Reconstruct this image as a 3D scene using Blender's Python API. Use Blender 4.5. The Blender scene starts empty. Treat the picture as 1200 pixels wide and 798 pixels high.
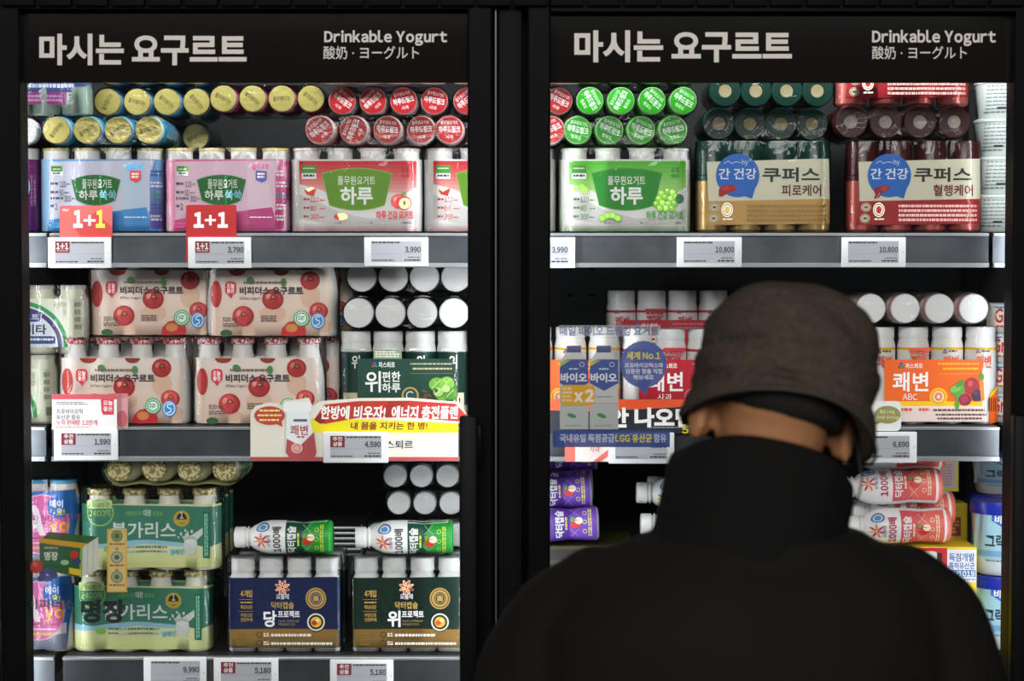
import bpy, bmesh, math, random
import numpy as np
from mathutils import Vector, Matrix, noise
from mathutils.geometry import tessellate_polygon
R = math.radians
PI = math.pi
random.seed(7)
C = bpy.context.scene.collection
S = bpy.context.scene

# ------------------------------------------------------------------ camera, world, lights, exposure
F = 2250.0                                   # focal length in pixels of the 1200 x 798 frame
CAM = Vector((0.0, -3.0, 1.65))
PITCH = math.atan(99 / F)
cd = bpy.data.cameras.new('camera')
cam = bpy.data.objects.new('camera', cd)
C.objects.link(cam)
cam.location = CAM
cam.rotation_euler = (PI / 2 - PITCH, 0, 0)
cd.sensor_width = 36
cd.lens = F * 36 / 1200
cd.clip_start = 0.05
cd.dof.use_dof = True
cd.dof.focus_distance = 2.99
cd.dof.aperture_fstop = 3.2
S.camera = cam
S.view_settings.view_transform = 'Standard'
S.view_settings.look = 'None'
S.view_settings.gamma = 1
S.view_settings.use_curve_mapping = False
S.view_settings.exposure = -0.08
S.cycles.transparent_max_bounces = 20
wd = bpy.data.worlds.new('world')
S.world = wd
wd.use_nodes = True
wd.node_tree.nodes['Background'].inputs[0].default_value = (0.9, 0.92, 1, 1)
wd.node_tree.nodes['Background'].inputs[1].default_value = 0.03


def area(name, loc, aim, sx, sy, power, col=(1, 1, 1), spread=180):
    l = bpy.data.lights.new(name, 'AREA')
    l.shape = 'RECTANGLE'
    l.size = sx
    l.size_y = sy
    l.energy = power
    l.color = col
    l.spread = R(spread)
    o = bpy.data.objects.new(name, l)
    C.objects.link(o)
    o.location = loc
    d = Vector(aim) - Vector(loc)
    o.rotation_euler = d.to_track_quat('-Z', 'Y').to_euler()
    return o


STORE_POWER = 200
LED_POWER = 3.3
TOP_POWER = 2.6
# shop ceiling lights, above and behind the shopper
area('shop_ceiling_light', (-0.2, -5.2, 3.5), (0, 0, 1.4), 4.5, 1.6, STORE_POWER, (1, 0.97, 0.93))
# LED strips on the inner side of the door posts
for lx, ax, k in ((-0.775, -0.42, .8), (-0.035, -0.40, 1), (0.035, 0.40, 1), (0.79, 0.42, .6)):
    area('led_strip', (lx, -0.125, 1.40), (ax, 0.02, 1.40), 0.03, 1.36, LED_POWER * k, (0.95, 0.98, 1.0))
# LED strips along the top edge behind the header bands
for lx in (-0.40, 0.41):
    area('led_strip', (lx, -0.12, 2.02), (lx, 0.02, 1.75), 0.7, 0.03, TOP_POWER, (0.95, 0.98, 1.0))


# ------------------------------------------------------------------ helpers
def W(px, py, Y):
    """World point of the plane y = Y seen at pixel (px, py)."""
    dx, dz = (px - 600) / F, (399 - py) / F
    d = Vector((dx, math.cos(PITCH) + dz * math.sin(PITCH), -math.sin(PITCH) + dz * math.cos(PITCH)))
    return CAM + d * ((Y - CAM.y) / d.y)


U = 3.0 / F                                  # metres per pixel at the front of the shelves
_m = {}


def lin(c):
    c = c / 255
    return c / 12.92 if c <= 0.04045 else ((c + 0.055) / 1.055) ** 2.4


def rgb(h):
    h = h.lstrip('#')
    return tuple(lin(int(h[i:i + 2], 16)) for i in (0, 2, 4)) + (1,)


def M(h, rough=0.42, metal=0.0, alpha=1.0, emit=0, bump=0, bscale=80, spec=0.5, vary=0):
    k = (h, rough, metal, alpha, emit, bump, bscale, spec, vary)
    if k in _m:
        return _m[k]
    m = bpy.data.materials.new('paint_' + h.strip('#'))
    m.use_nodes = True
    nt = m.node_tree
    b = nt.nodes['Principled BSDF']
    b.inputs['Base Color'].default_value = rgb(h)
    b.inputs['Roughness'].default_value = rough
    b.inputs['Metallic'].default_value = metal
    b.inputs['Alpha'].default_value = alpha
    b.inputs['Specular IOR Level'].default_value = spec
    if emit:
        b.inputs['Emission Color'].default_value = rgb(h)
        b.inputs['Emission Strength'].default_value = emit
    if bump or vary:
        tc = nt.nodes.new('ShaderNodeTexCoord')
        n = nt.nodes.new('ShaderNodeTexNoise')
        n.inputs['Scale'].default_value = bscale
        n.inputs['Detail'].default_value = 4
        nt.links.new(tc.outputs['Object'], n.inputs['Vector'])
        if bump:
            bp = nt.nodes.new('ShaderNodeBump')
            bp.inputs['Strength'].default_value = bump
            bp.inputs['Distance'].default_value = 0.004
            nt.links.new(n.outputs[0], bp.inputs['Height'])
            nt.links.new(bp.outputs[0], b.inputs['Normal'])
        if vary:
            r = nt.nodes.new('ShaderNodeValToRGB')
            c = rgb(h)
            r.color_ramp.elements[0].position = 0.3
            r.color_ramp.elements[1].position = 0.7
            r.color_ramp.elements[0].color = tuple(x * (1 - vary) for x in c[:3]) + (1,)
            r.color_ramp.elements[1].color = tuple(min(1, x * (1 + vary)) for x in c[:3]) + (1,)
            nt.links.new(n.outputs[0], r.inputs[0])
            nt.links.new(r.outputs[0], b.inputs['Base Color'])
    _m[k] = m
    return m


def clear(name, fac, rough, tint=(0.97, 0.98, 0.98, 1), bump=0.0, bscale=60, fres=1.45, stretch=1.0):
    """Thin clear film or pane: what it does not reflect goes straight through."""
    if name in _m:
        return _m[name]
    m = bpy.data.materials.new(name)
    m.use_nodes = True
    nt = m.node_tree
    nt.nodes.remove(nt.nodes['Principled BSDF'])
    out = nt.nodes['Material Output']
    mix = nt.nodes.new('ShaderNodeMixShader')
    tr = nt.nodes.new('ShaderNodeBsdfTransparent')
    gl = nt.nodes.new('ShaderNodeBsdfGlossy')
    fr = nt.nodes.new('ShaderNodeFresnel')
    mu = nt.nodes.new('ShaderNodeMath')
    mu.operation = 'MULTIPLY'
    mu.inputs[1].default_value = fac
    fr.inputs['IOR'].default_value = fres
    tr.inputs[0].default_value = tint
    gl.inputs['Roughness'].default_value = rough
    nt.links.new(fr.outputs[0], mu.inputs[0])
    nt.links.new(mu.outputs[0], mix.inputs[0])
    nt.links.new(tr.outputs[0], mix.inputs[1])
    nt.links.new(gl.outputs[0], mix.inputs[2])
    nt.links.new(mix.outputs[0], out.inputs[0])
    if bump:
        tc = nt.nodes.new('ShaderNodeTexCoord')
        n = nt.nodes.new('ShaderNodeTexNoise')
        n.inputs['Scale'].default_value = bscale
        n.inputs['Detail'].default_value = 3
        n.inputs['Distortion'].default_value = 1.2
        bp = nt.nodes.new('ShaderNodeBump')
        bp.inputs['Strength'].default_value = bump
        bp.inputs['Distance'].default_value = 0.006
        mp = nt.nodes.new('ShaderNodeMapping')
        mp.inputs['Scale'].default_value = (1, 1, stretch)
        nt.links.new(tc.outputs['Object'], mp.inputs['Vector'])
        nt.links.new(mp.outputs[0], n.inputs['Vector'])
        nt.links.new(n.outputs[0], bp.inputs['Height'])
        nt.links.new(bp.outputs[0], gl.inputs['Normal'])
    _m[name] = m
    return m


FILM = clear('shrink_film', 0.95, 0.035, tint=(0.985, 0.99, 0.99, 1), bump=0.55, bscale=30, stretch=0.3)
GLASS = clear('door_glass', 0.75, 0.015, tint=(0.985, 0.99, 0.99, 1))


def speckle(name, c1, c2, scale, metal=0.0, rough=0.35, lo=0.45, hi=0.55):
    """Two-tone printed foil."""
    if name in _m:
        return _m[name]
    m = bpy.data.materials.new(name)
    m.use_nodes = True
    nt = m.node_tree
    b = nt.nodes['Principled BSDF']
    b.inputs['Roughness'].default_value = rough
    b.inputs['Metallic'].default_value = metal
    tc = nt.nodes.new('ShaderNodeTexCoord')
    n = nt.nodes.new('ShaderNodeTexNoise')
    n.inputs['Scale'].default_value = scale
    n.inputs['Detail'].default_value = 1
    r = nt.nodes.new('ShaderNodeValToRGB')
    r.color_ramp.elements[0].position = lo
    r.color_ramp.elements[1].position = hi
    r.color_ramp.elements[0].color = rgb(c1)
    r.color_ramp.elements[1].color = rgb(c2)
    nt.links.new(tc.outputs['Object'], n.inputs['Vector'])
    nt.links.new(n.outputs[0], r.inputs[0])
    nt.links.new(r.outputs[0], b.inputs['Base Color'])
    _m[name] = m
    return m


def link(name, me, parent=None, loc=None, rot=None):
    o = bpy.data.objects.new(name, me)
    C.objects.link(o)
    if parent is not None:
        o.parent = parent
    if loc is not None:
        o.location = loc
    if rot is not None:
        o.rotation_euler = rot
    return o


def tag(o, label=None, cat=None, group=None, kind=None):
    if label:
        o['label'] = label
    if cat:
        o['category'] = cat
    if group:
        o['group'] = group
    if kind:
        o['kind'] = kind
    return o


def empty(name, loc, label, cat, group=None, rot=(0, 0, 0)):
    o = bpy.data.objects.new(name, None)
    C.objects.link(o)
    o.empty_display_size = 0.03
    o.location = loc
    o.rotation_euler = rot
    return tag(o, label, cat, group)


def mesh_of(name, bm, mats, smooth=None):
    me = bpy.data.meshes.new(name)
    bm.normal_update()
    if smooth is not None:
        for f in bm.faces:
            f.smooth = True
        for e in bm.edges:
            if len(e.link_faces) == 2 and e.calc_face_angle(0) > R(smooth):
                e.smooth = False
    bm.to_mesh(me)
    bm.free()
    for m in mats:
        me.materials.append(m)
    return me


def bm_box(bm, x0, x1, y0, y1, z0, z1, mi=0, bev=0):
    g = bmesh.ops.create_cube(bm, size=1)
    for v in g['verts']:
        v.co = Vector((x0 + (v.co.x + .5) * (x1 - x0), y0 + (v.co.y + .5) * (y1 - y0), z0 + (v.co.z + .5) * (z1 - z0)))
    fs = set(f for v in g['verts'] for f in v.link_faces)
    for f in fs:
        f.material_index = mi
    if bev:
        es = list(set(e for f in fs for e in f.edges))
        r = bmesh.ops.bevel(bm, geom=es, offset=bev, segments=2, affect='EDGES', profile=.5)
        for f in r['faces']:
            f.material_index = mi


def box_mesh(name, x0, x1, y0, y1, z0, z1, m, bev=0):
    bm = bmesh.new()
    bm_box(bm, x0, x1, y0, y1, z0, z1, 0, bev)
    return mesh_of(name, bm, [m], 40 if bev else None)


def bm_tube(bm, pts, r, seg=8, mi=0, cap=True):
    rr = r if isinstance(r, (list, tuple)) else [r] * len(pts)
    pts = [Vector(p) for p in pts]
    rings = []
    for i, p in enumerate(pts):
        d = (pts[min(i + 1, len(pts) - 1)] - pts[max(i - 1, 0)]).normalized()
        a = Vector((0, 0, 1)) if abs(d.z) < .9 else Vector((1, 0, 0))
        s = d.cross(a).normalized()
        t = s.cross(d)
        rings.append([bm.verts.new(p + (s * math.cos(k * 2 * PI / seg) + t * math.sin(k * 2 * PI / seg)) * rr[i]) for k in range(seg)])
    for a, b in zip(rings, rings[1:]):
        for k in range(seg):
            f = bm.faces.new((a[k], a[(k + 1) % seg], b[(k + 1) % seg], b[k]))
            f.material_index = mi
    if cap:
        for ring in (rings[0][::-1], rings[-1]):
            f = bm.faces.new(ring)
            f.material_index = mi
    bmesh.ops.recalc_face_normals(bm, faces=bm.faces)


def bm_lathe(bm, prof, seg=28, square=0.0, mis=None):
    """prof: (radius, z) in metres from the bottom up. square > 0 makes the plan squarish."""
    rings = []
    for r, z in prof:
        if r <= 1e-6:
            rings.append([bm.verts.new((0, 0, z))])
            continue
        ring = []
        for k in range(seg):
            a = 2 * PI * (k + .5) / seg
            c, s = math.cos(a), math.sin(a)
            if square:
                p = 2 + 6 * square
                q = (abs(c) ** p + abs(s) ** p) ** (-1 / p)
            else:
                q = 1
            ring.append(bm.verts.new((r * q * c, r * q * s, z)))
        rings.append(ring)
    for i, (a, b) in enumerate(zip(rings, rings[1:])):
        mi = mis[i] if mis else 0
        for k in range(seg):
            k2 = (k + 1) % seg
            if len(a) == 1 and len(b) == 1:
                continue
            if len(a) == 1:
                f = bm.faces.new((a[0], b[k2], b[k]))
            elif len(b) == 1:
                f = bm.faces.new((a[k], a[k2], b[0]))
            else:
                f = bm.faces.new((a[k], a[k2], b[k2], b[k]))
            f.material_index = mi


def lathe_mesh(name, prof, mats, mis=None, seg=28, square=0.0, smooth=35):
    bm = bmesh.new()
    bm_lathe(bm, [(r * U, z * U) for r, z in prof], seg, square, mis)
    return mesh_of(name, bm, mats, smooth)


# ------------------------------------------------------------------ printed artwork as thin real layers of ink
_txt = {}


def covered(v0, f0, v1, f1):
    """Share of the plain letter that the thickened letter still covers."""
    def tris(v, f):
        return np.array([[v[t[0]], v[t[k]], v[t[k + 1]]] for t in f for k in range(1, len(t) - 1)])
    a_, b_ = tris(v0, f0), tris(v1, f1)
    if not len(b_):
        return 0
    area = np.abs((a_[:, 1, 0] - a_[:, 0, 0]) * (a_[:, 2, 1] - a_[:, 0, 1]) - (a_[:, 2, 0] - a_[:, 0, 0]) * (a_[:, 1, 1] - a_[:, 0, 1]))
    ok = 0
    for w in ((1 / 3, 1 / 3, 1 / 3), (.7, .15, .15), (.15, .7, .15), (.15, .15, .7)):
        p_ = a_[:, 0] * w[0] + a_[:, 1] * w[1] + a_[:, 2] * w[2]
        d = []
        for k in range(3):
            e0, e1 = b_[:, k], b_[:, (k + 1) % 3]
            d.append((e1[None, :, 0] - e0[None, :, 0]) * (p_[:, None, 1] - e0[None, :, 1]) - (e1[None, :, 1] - e0[None, :, 1]) * (p_[:, None, 0] - e0[None, :, 0]))
        inside = ((d[0] >= -1e-7) & (d[1] >= -1e-7) & (d[2] >= -1e-7)) | ((d[0] <= 1e-7) & (d[1] <= 1e-7) & (d[2] <= 1e-7))
        ok += (inside.any(axis=1) * area).sum() / 4
    return ok / max(area.sum(), 1e-12)


def outline(s, bold, shear, res=3):
    v0, f0 = outline_raw(s, 0, shear, res)
    for b in (bold, bold * .85, bold * .7, bold * .5, bold * .3):
        if b > 0.001:
            vs, fs = outline_raw(s, b, shear, res)
            if covered(v0, f0, vs, fs) > .985:     # thickening can break a narrow counter
                return vs, fs
    return v0, f0


def outline_raw(s, bold, shear, res):
    c = bpy.data.curves.new('lettering', 'FONT')
    c.body = s
    c.size = 1
    c.offset = bold
    c.resolution_u = res
    c.shear = shear
    o = bpy.data.objects.new('lettering', c)
    C.objects.link(o)
    dg = bpy.context.evaluated_depsgraph_get()
    me = bpy.data.meshes.new_from_object(o.evaluated_get(dg))
    vs = [(v.co.x, v.co.y) for v in me.vertices]
    fs = [tuple(p.vertices) for p in me.polygons]
    bpy.data.objects.remove(o)
    bpy.data.curves.remove(c)
    bpy.data.meshes.remove(me)
    return vs, fs


_ch = {}


def glyphs(s, bold, shear, res=3):
    k = (s, bold, shear, res)
    if k in _txt:
        return _txt[k]
    if all(0xAC00 <= ord(ch) <= 0xD7A3 or ch == ' ' for ch in s):
        vs, fs, x = [], [], 0.0
        for ch in s:
            if ch == ' ':
                x += .224
                continue
            q = (ch, bold, shear, res)
            if q not in _ch:
                _ch[q] = outline(ch, bold, shear, res)
            v2, f2 = _ch[q]
            n = len(vs)
            vs += [(v[0] + x, v[1]) for v in v2]
            fs += [tuple(i + n for i in f) for f in f2]
            x += .92
    elif any(ch.isascii() and (ch.isalnum() or ch == '+') for ch in s):
        # Latin letters and figures from the wide set, spaced by their own width
        vs, fs, x = [], [], 0.0
        for ch in s:
            if ch == ' ':
                x += .26
                continue
            wide = ch.isascii() and (ch.isalnum() or ch == '+')
            g = chr(ord(ch) + 0xFEE0) if wide else ch
            q = (g, bold, shear, res)
            if q not in _ch:
                _ch[q] = outline(g, bold, shear, res)
            v2, f2 = _ch[q]
            a0, a1 = min(v[0] for v in v2), max(v[0] for v in v2)
            n = len(vs)
            dx = x - a0 + .035
            vs += [(v[0] + dx, v[1]) for v in v2]
            fs += [tuple(i + n for i in f) for f in f2]
            x += a1 - a0 + (.075 if ch.isascii() else .06)
    else:
        vs, fs = outline(s, bold, shear, res)
    used = sorted(set(i for f in fs for i in f))
    xs = [vs[i][0] for i in used] or [0, 1]
    ys = [vs[i][1] for i in used] or [0, 1]
    _txt[k] = (vs, fs, min(xs), max(xs), min(ys), max(ys))
    return _txt[k]


class Art:
    def __init__(s, ox=0, oy=0):
        s.p = []
        s.layer = 0
        s.ox, s.oy = ox, oy

    def _add(s, pts, col):
        s.p.append(([(x - s.ox, y - s.oy) for x, y in pts], s.layer, col))

    def poly(s, pts, col, convex=False):
        s.layer += 1
        if convex or len(pts) == 3:
            s._add(pts, col)
        else:
            for t in tessellate_polygon([[Vector((x, y, 0)) for x, y in pts]]):
                s._add([pts[i] for i in t], col)
        return s

    def rect(s, x0, y0, x1, y1, col):
        return s.poly([(x0, y0), (x1, y0), (x1, y1), (x0, y1)], col, True)

    def rrect(s, x0, y0, x1, y1, r, col):
        pts = []
        for cx, cy, a0 in ((x1 - r, y0 + r, -90), (x1 - r, y1 - r, 0), (x0 + r, y1 - r, 90), (x0 + r, y0 + r, 180)):
            for k in range(5):
                a = R(a0 + k * 22.5)
                pts.append((cx + r * math.cos(a), cy + r * math.sin(a)))
        return s.poly(pts, col, True)

    def ell(s, cx, cy, rx, ry, col, n=20, a0=0, a1=360, rot=0):
        pts = []
        full = a1 - a0 >= 360
        for k in range(n if full else n + 1):
            a = R(a0 + (a1 - a0) * k / n)
            x, y = rx * math.cos(a), ry * math.sin(a)
            c, q = math.cos(R(rot)), math.sin(R(rot))
            pts.append((cx + x * c - y * q, cy + x * q + y * c))
        return s.poly(pts, col, True)

    def ring(s, cx, cy, r, w, col, n=24, a0=0, a1=360, ry=None):
        s.layer += 1
        ry = ry or r
        for k in range(n):
            a, b = R(a0 + (a1 - a0) * k / n), R(a0 + (a1 - a0) * (k + 1) / n)
            q = (r - w) / r
            s._add([(cx + r * math.cos(a), cy + ry * math.sin(a)), (cx + r * math.cos(b), cy + ry * math.sin(b)),
                    (cx + r * q * math.cos(b), cy + ry * q * math.sin(b)), (cx + r * q * math.cos(a), cy + ry * q * math.sin(a))], col)
        return s

    def stroke(s, pts, w, col):
        s.layer += 1
        for (x0, y0), (x1, y1) in zip(pts, pts[1:]):
            d = math.hypot(x1 - x0, y1 - y0) or 1
            nx, ny = -(y1 - y0) / d * w / 2, (x1 - x0) / d * w / 2
            s._add([(x0 + nx, y0 + ny), (x1 + nx, y1 + ny), (x1 - nx, y1 - ny), (x0 - nx, y0 - ny)], col)
        return s

    def text(s, t, x0, y0, x1, y1, col, bold=0.012, rot=0, shear=0.0, res=3):
        """Lettering fitted to the box; rot 90 reads upwards, -90 downwards."""
        s.layer += 1
        vs, fs, a0, a1, b0, b1 = glyphs(t, bold, shear, res)
        out = []
        for x, y in vs:
            u, v = (x - a0) / (a1 - a0 or 1), (y - b0) / (b1 - b0 or 1)
            if rot == 90:
                u, v = 1 - v, u
            elif rot == -90:
                u, v = v, 1 - u
            elif rot == 180:
                u, v = 1 - u, 1 - v
            out.append((x0 + u * (x1 - x0), y1 - v * (y1 - y0)))
        for f in fs:
            s._add([out[i] for i in f], col)
        return s

    def small(s, x0, y0, x1, y1, col, n=1, fill=0.62, vert=False):
        """Fine print: rows of short dashes too small to read."""
        s.layer += 1
        rnd = random.Random(int(x0 * 31 + y0 * 7 + n))
        if vert:
            for i in range(n):
                p = (x1 - x0) / n
                y = y0
                while y < y1:
                    e = min(y1, y + rnd.uniform(1.5, 5))
                    s._add([(x0 + i * p, y), (x0 + i * p + p * fill, y), (x0 + i * p + p * fill, e), (x0 + i * p, e)], col)
                    y = e + rnd.uniform(.5, 1.2)
            return s
        p = (y1 - y0) / n
        for i in range(n):
            x = x0
            lim = x1 - rnd.uniform(0, .2) * (x1 - x0) * (n > 1)
            while x < lim:
                e = min(lim, x + rnd.uniform(1.6, 5))
                y = y0 + i * p
                s._add([(x, y), (e, y), (e, y + p * fill), (x, y + p * fill)], col)
                x = e + rnd.uniform(.5, 1.1)
        return s

    def grad(s, x0, y0, x1, y1, c0, c1, n=6):
        """Printed colour blend, in bands."""
        a, b = c0.lstrip('#'), c1.lstrip('#')
        s.layer += 1
        for i in range(n):
            t = i / (n - 1)
            h = '#' + ''.join('%02x' % round(int(a[j:j + 2], 16) * (1 - t) + int(b[j:j + 2], 16) * t) for j in (0, 2, 4))
            ya, yb = y0 + (y1 - y0) * i / n, y0 + (y1 - y0) * (i + 1) / n
            s._add([(x0, ya), (x1, ya), (x1, yb), (x0, yb)], h)
        return s

    def apple(s, cx, cy, r, col='#b8303a', leaf=False):
        s.ell(cx, cy, r, r * .95, col)
        s.ell(cx - r * .06, cy - r * .04, r * .9, r * .84, '#c63c40')
        s.ell(cx + r * .02, cy - r * .1, r * .72, r * .62, '#d2524e')
        s.ell(cx + r * .08, cy + r * .1, r * .5, r * .42, '#c23a3e')
        s.ell(cx + r * .06, cy - r * .18, r * .32, r * .22, '#96222a')
        s.ell(cx + r * .06, cy - r * .2, r * .15, r * .1, '#d0a070')
        s.stroke([(cx + r * .06, cy - r * .18), (cx + r * .2, cy - r * .5)], r * .09, '#6c4a30')
        s.ell(cx - r * .42, cy - r * .3, r * .2, r * .3, '#e48c80', rot=25)
        if leaf:
            s.ell(cx + r * .5, cy - r * 1.0, r * .5, r * .22, '#3a8a3a', rot=-25)
        return s

    def mesh(s, name, mapf, strip=None, axis=0, dh=5e-5, mk=None, bm=None, mats=None):
        bm = bm or bmesh.new()
        mats = mats if mats is not None else []
        idx = {}
        mk = mk or (lambda c: M(c))
        for pts, lay, col in s.p:
            if col not in idx:
                m = mk(col)
                if m not in mats:
                    mats.append(m)
                idx[col] = mats.index(m)
            pieces = [pts]
            if strip:
                lo = min(p[axis] for p in pts)
                hi = max(p[axis] for p in pts)
                i0, i1 = math.floor(lo / strip + 1e-6), math.ceil(hi / strip - 1e-6)
                if i1 - i0 > 1:
                    pieces = []
                    for i in range(i0, i1):
                        q = clip(pts, axis, i * strip, 1)
                        q = clip(q, axis, (i + 1) * strip, -1)
                        if len(q) > 2:
                            pieces.append(q)
            for q in pieces:
                try:
                    f = bm.faces.new([bm.verts.new(mapf(x, y, lay * dh)) for x, y in q])
                    f.material_index = idx[col]
                except ValueError:
                    pass
        return bm, mats


def clip(pts, ax, v, sg):
    out = []
    for i, p in enumerate(pts):
        q = pts[(i + 1) % len(pts)]
        a, b = (p[ax] - v) * sg, (q[ax] - v) * sg
        if a >= 0:
            out.append(p)
        if (a > 1e-9 and b < -1e-9) or (a < -1e-9 and b > 1e-9):
            t = a / (a - b)
            out.append((p[0] + (q[0] - p[0]) * t, p[1] + (q[1] - p[1]) * t))
    return out


def flat_mesh(name, art, Y, thick=0.0006, outline=None, edge='#e8e8e8', mk=None):
    """Art given in photo pixels, laid on the upright plane y = Y; returned mesh is in world coordinates around origin o."""
    bm, mats = art.mesh(name, lambda x, y, h: W(x, y, Y) + Vector((0, -h, 0)), mk=mk)
    for f in bm.faces:
        f.normal_update()
        if f.normal.y > 0:
            f.normal_flip()
    if outline:
        m = (mk or M)(edge)
        if m not in mats:
            mats.append(m)
        mi = mats.index(m)
        a = [bm.verts.new(W(x, y, Y)) for x, y in outline]
        b = [bm.verts.new(W(x, y, Y) + Vector((0, thick, 0))) for x, y in outline]
        n = len(a)
        fs = [bm.faces.new(a), bm.faces.new(b[::-1])] + [bm.faces.new((a[i], b[i], b[(i + 1) % n], a[(i + 1) % n])) for i in range(n)]
        for f in fs:
            f.material_index = mi
    return mesh_of(name, bm, mats)


def flat_thing(name, label, cat, art, Y, outline, group=None, thick=0.0006, edge='#e8e8e8', mk=None):
    me = flat_mesh(name, art, Y, thick, outline, edge, mk)
    xs = [v.co for v in me.vertices]
    o = Vector((sum(v.x for v in xs) / len(xs), Y, min(v.z for v in xs)))
    me.transform(Matrix.Translation(-o))
    return tag(link(name, me, loc=o), label, cat, group)


def rect_pts(x0, y0, x1, y1):
    return [(x0, y0), (x1, y0), (x1, y1), (x0, y1)]


def rr_pts(x0, y0, x1, y1, r):
    a = Art()
    a.rrect(x0, y0, x1, y1, r, '#ffffff')
    return a.p[0][0]


def bubble(a, cx, cy, rx, ry, tail, col):
    a.ell(cx, cy, rx, ry, col, 28)
    (tx, ty), w = tail, rx * .32
    a.poly([(cx + (tx - cx) * .25 - w, cy + ry * .8), (tx, ty), (cx + (tx - cx) * .75 + w, cy + ry * .55)], col, True)


# ------------------------------------------------------------------ the refrigerator
YG = -0.17                                    # door glass
YF = -0.20                                    # front of the door frames
BLACK = M('#0c0c0d', 0.5, spec=.06)
BLACK2 = M('#101011', 0.5, spec=.06)
fridge = empty('display_refrigerator', (0, 0.2, 0), 'black upright glass-door display refrigerator full of drinkable yogurt', 'refrigerator')
FL = Vector((0, 0.2, 0))


def fpart(name, me, parent=None, off=FL):
    me.transform(Matrix.Translation(-off))
    o = link(name, me, fridge if parent is None else parent)
    if parent is not None:
        o.matrix_parent_inverse = Matrix()
    return o


INT = M('#46494c', 0.55, vary=0.25, bscale=9)
ZT, ZB = 2.16, 0.12
fpart('back_panel', box_mesh('back_panel', -0.98, 0.98, 0.56, 0.60, ZB, ZT, INT))
for sx in (-1, 1):
    fpart('side_panel', box_mesh('side_panel', sx * 0.98, sx * 1.02, -0.14, 0.60, 0, ZT, BLACK2))
fpart('top_panel', box_mesh('top_panel', -1.02, 1.02, -0.14, 0.60, ZT, ZT + 0.04, BLACK2))
fpart('base_panel', box_mesh('base_panel', -0.98, 0.98, -0.10, 0.56, 0.0, ZB, BLACK2))
# slots in the dark rear panel
for px, py in ((668, 346), (694, 346), (720, 346), (722, 581), (746, 581), (668, 315), (694, 315)):
    p = W(px, py, 0.555)
    fpart('slot', box_mesh('slot', p.x - .006, p.x + .006, 0.556, 0.5605, p.z - .002, p.z + .002, M('#020202', .8)))

for px in (54, 1176):
    p = W(px, 300, 0.3)
    fpart('upright_post', box_mesh('upright_post', p.x - .012, p.x + .012, 0.51, 0.56, ZB, ZT, M('#3a3d40', .5, .6)))


def zof(py, Y=0.0):
    return W(600, py, Y).z


Z_TOP, Z_MID, Z_LOW = zof(272), zof(497), zof(764)
RAIL = M('#62676d', 0.3, 0.85, bump=0.1, bscale=14, vary=.25)
LIP = M('#a8acb0', 0.3, 0.6)
SHELF = M('#2a2c2e', 0.45, 0.5)


def shelf(px0, px1, z, h=0.049):
    x0, x1 = W(px0, 300, -0.03).x, W(px1, 300, -0.03).x
    bm = bmesh.new()
    bm_box(bm, x0 + .002, x1 - .002, -0.018, 0.50, z - 0.016, z - 0.0005)
    bm_box(bm, x0 + .01, x0 + .02, 0.0, 0.5, z - 0.04, z - 0.016)
    bm_box(bm, x1 - .02, x1 - .01, 0.0, 0.5, z - 0.04, z - 0.016)
    s = fpart('shelf', mesh_of('shelf', bm, [SHELF]))
    bm = bmesh.new()
    bm_box(bm, x0, x1, -0.026, -0.018, z - h - .003, z - 0.003, 0)
    bm_box(bm, x0, x1, -0.031, -0.018, z - 0.0065, z - 0.002, 1, .001)
    bm_box(bm, x0, x1, -0.033, -0.018, z - h - .006, z - h + .001, 1, .001)
    r = fpart('price_rail', mesh_of('price_rail', bm, [RAIL, LIP]), s)
    r['label'] = 'brushed aluminium price rail'
    return s


shelf(58, 598, Z_TOP)
shelf(602, 1159, Z_TOP)
shelf(-70, 55, Z_TOP)
shelf(1164, 1290, Z_TOP)
shelf(58, 598, Z_MID)
shelf(602, 1174, Z_MID)
shelf(-70, 51, Z_MID)
shelf(1179, 1290, Z_MID)
shelf(68, 598, Z_LOW)
shelf(602, 1174, Z_LOW)
shelf(-70, 58, Z_LOW)
shelf(1179, 1290, Z_LOW)


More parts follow.
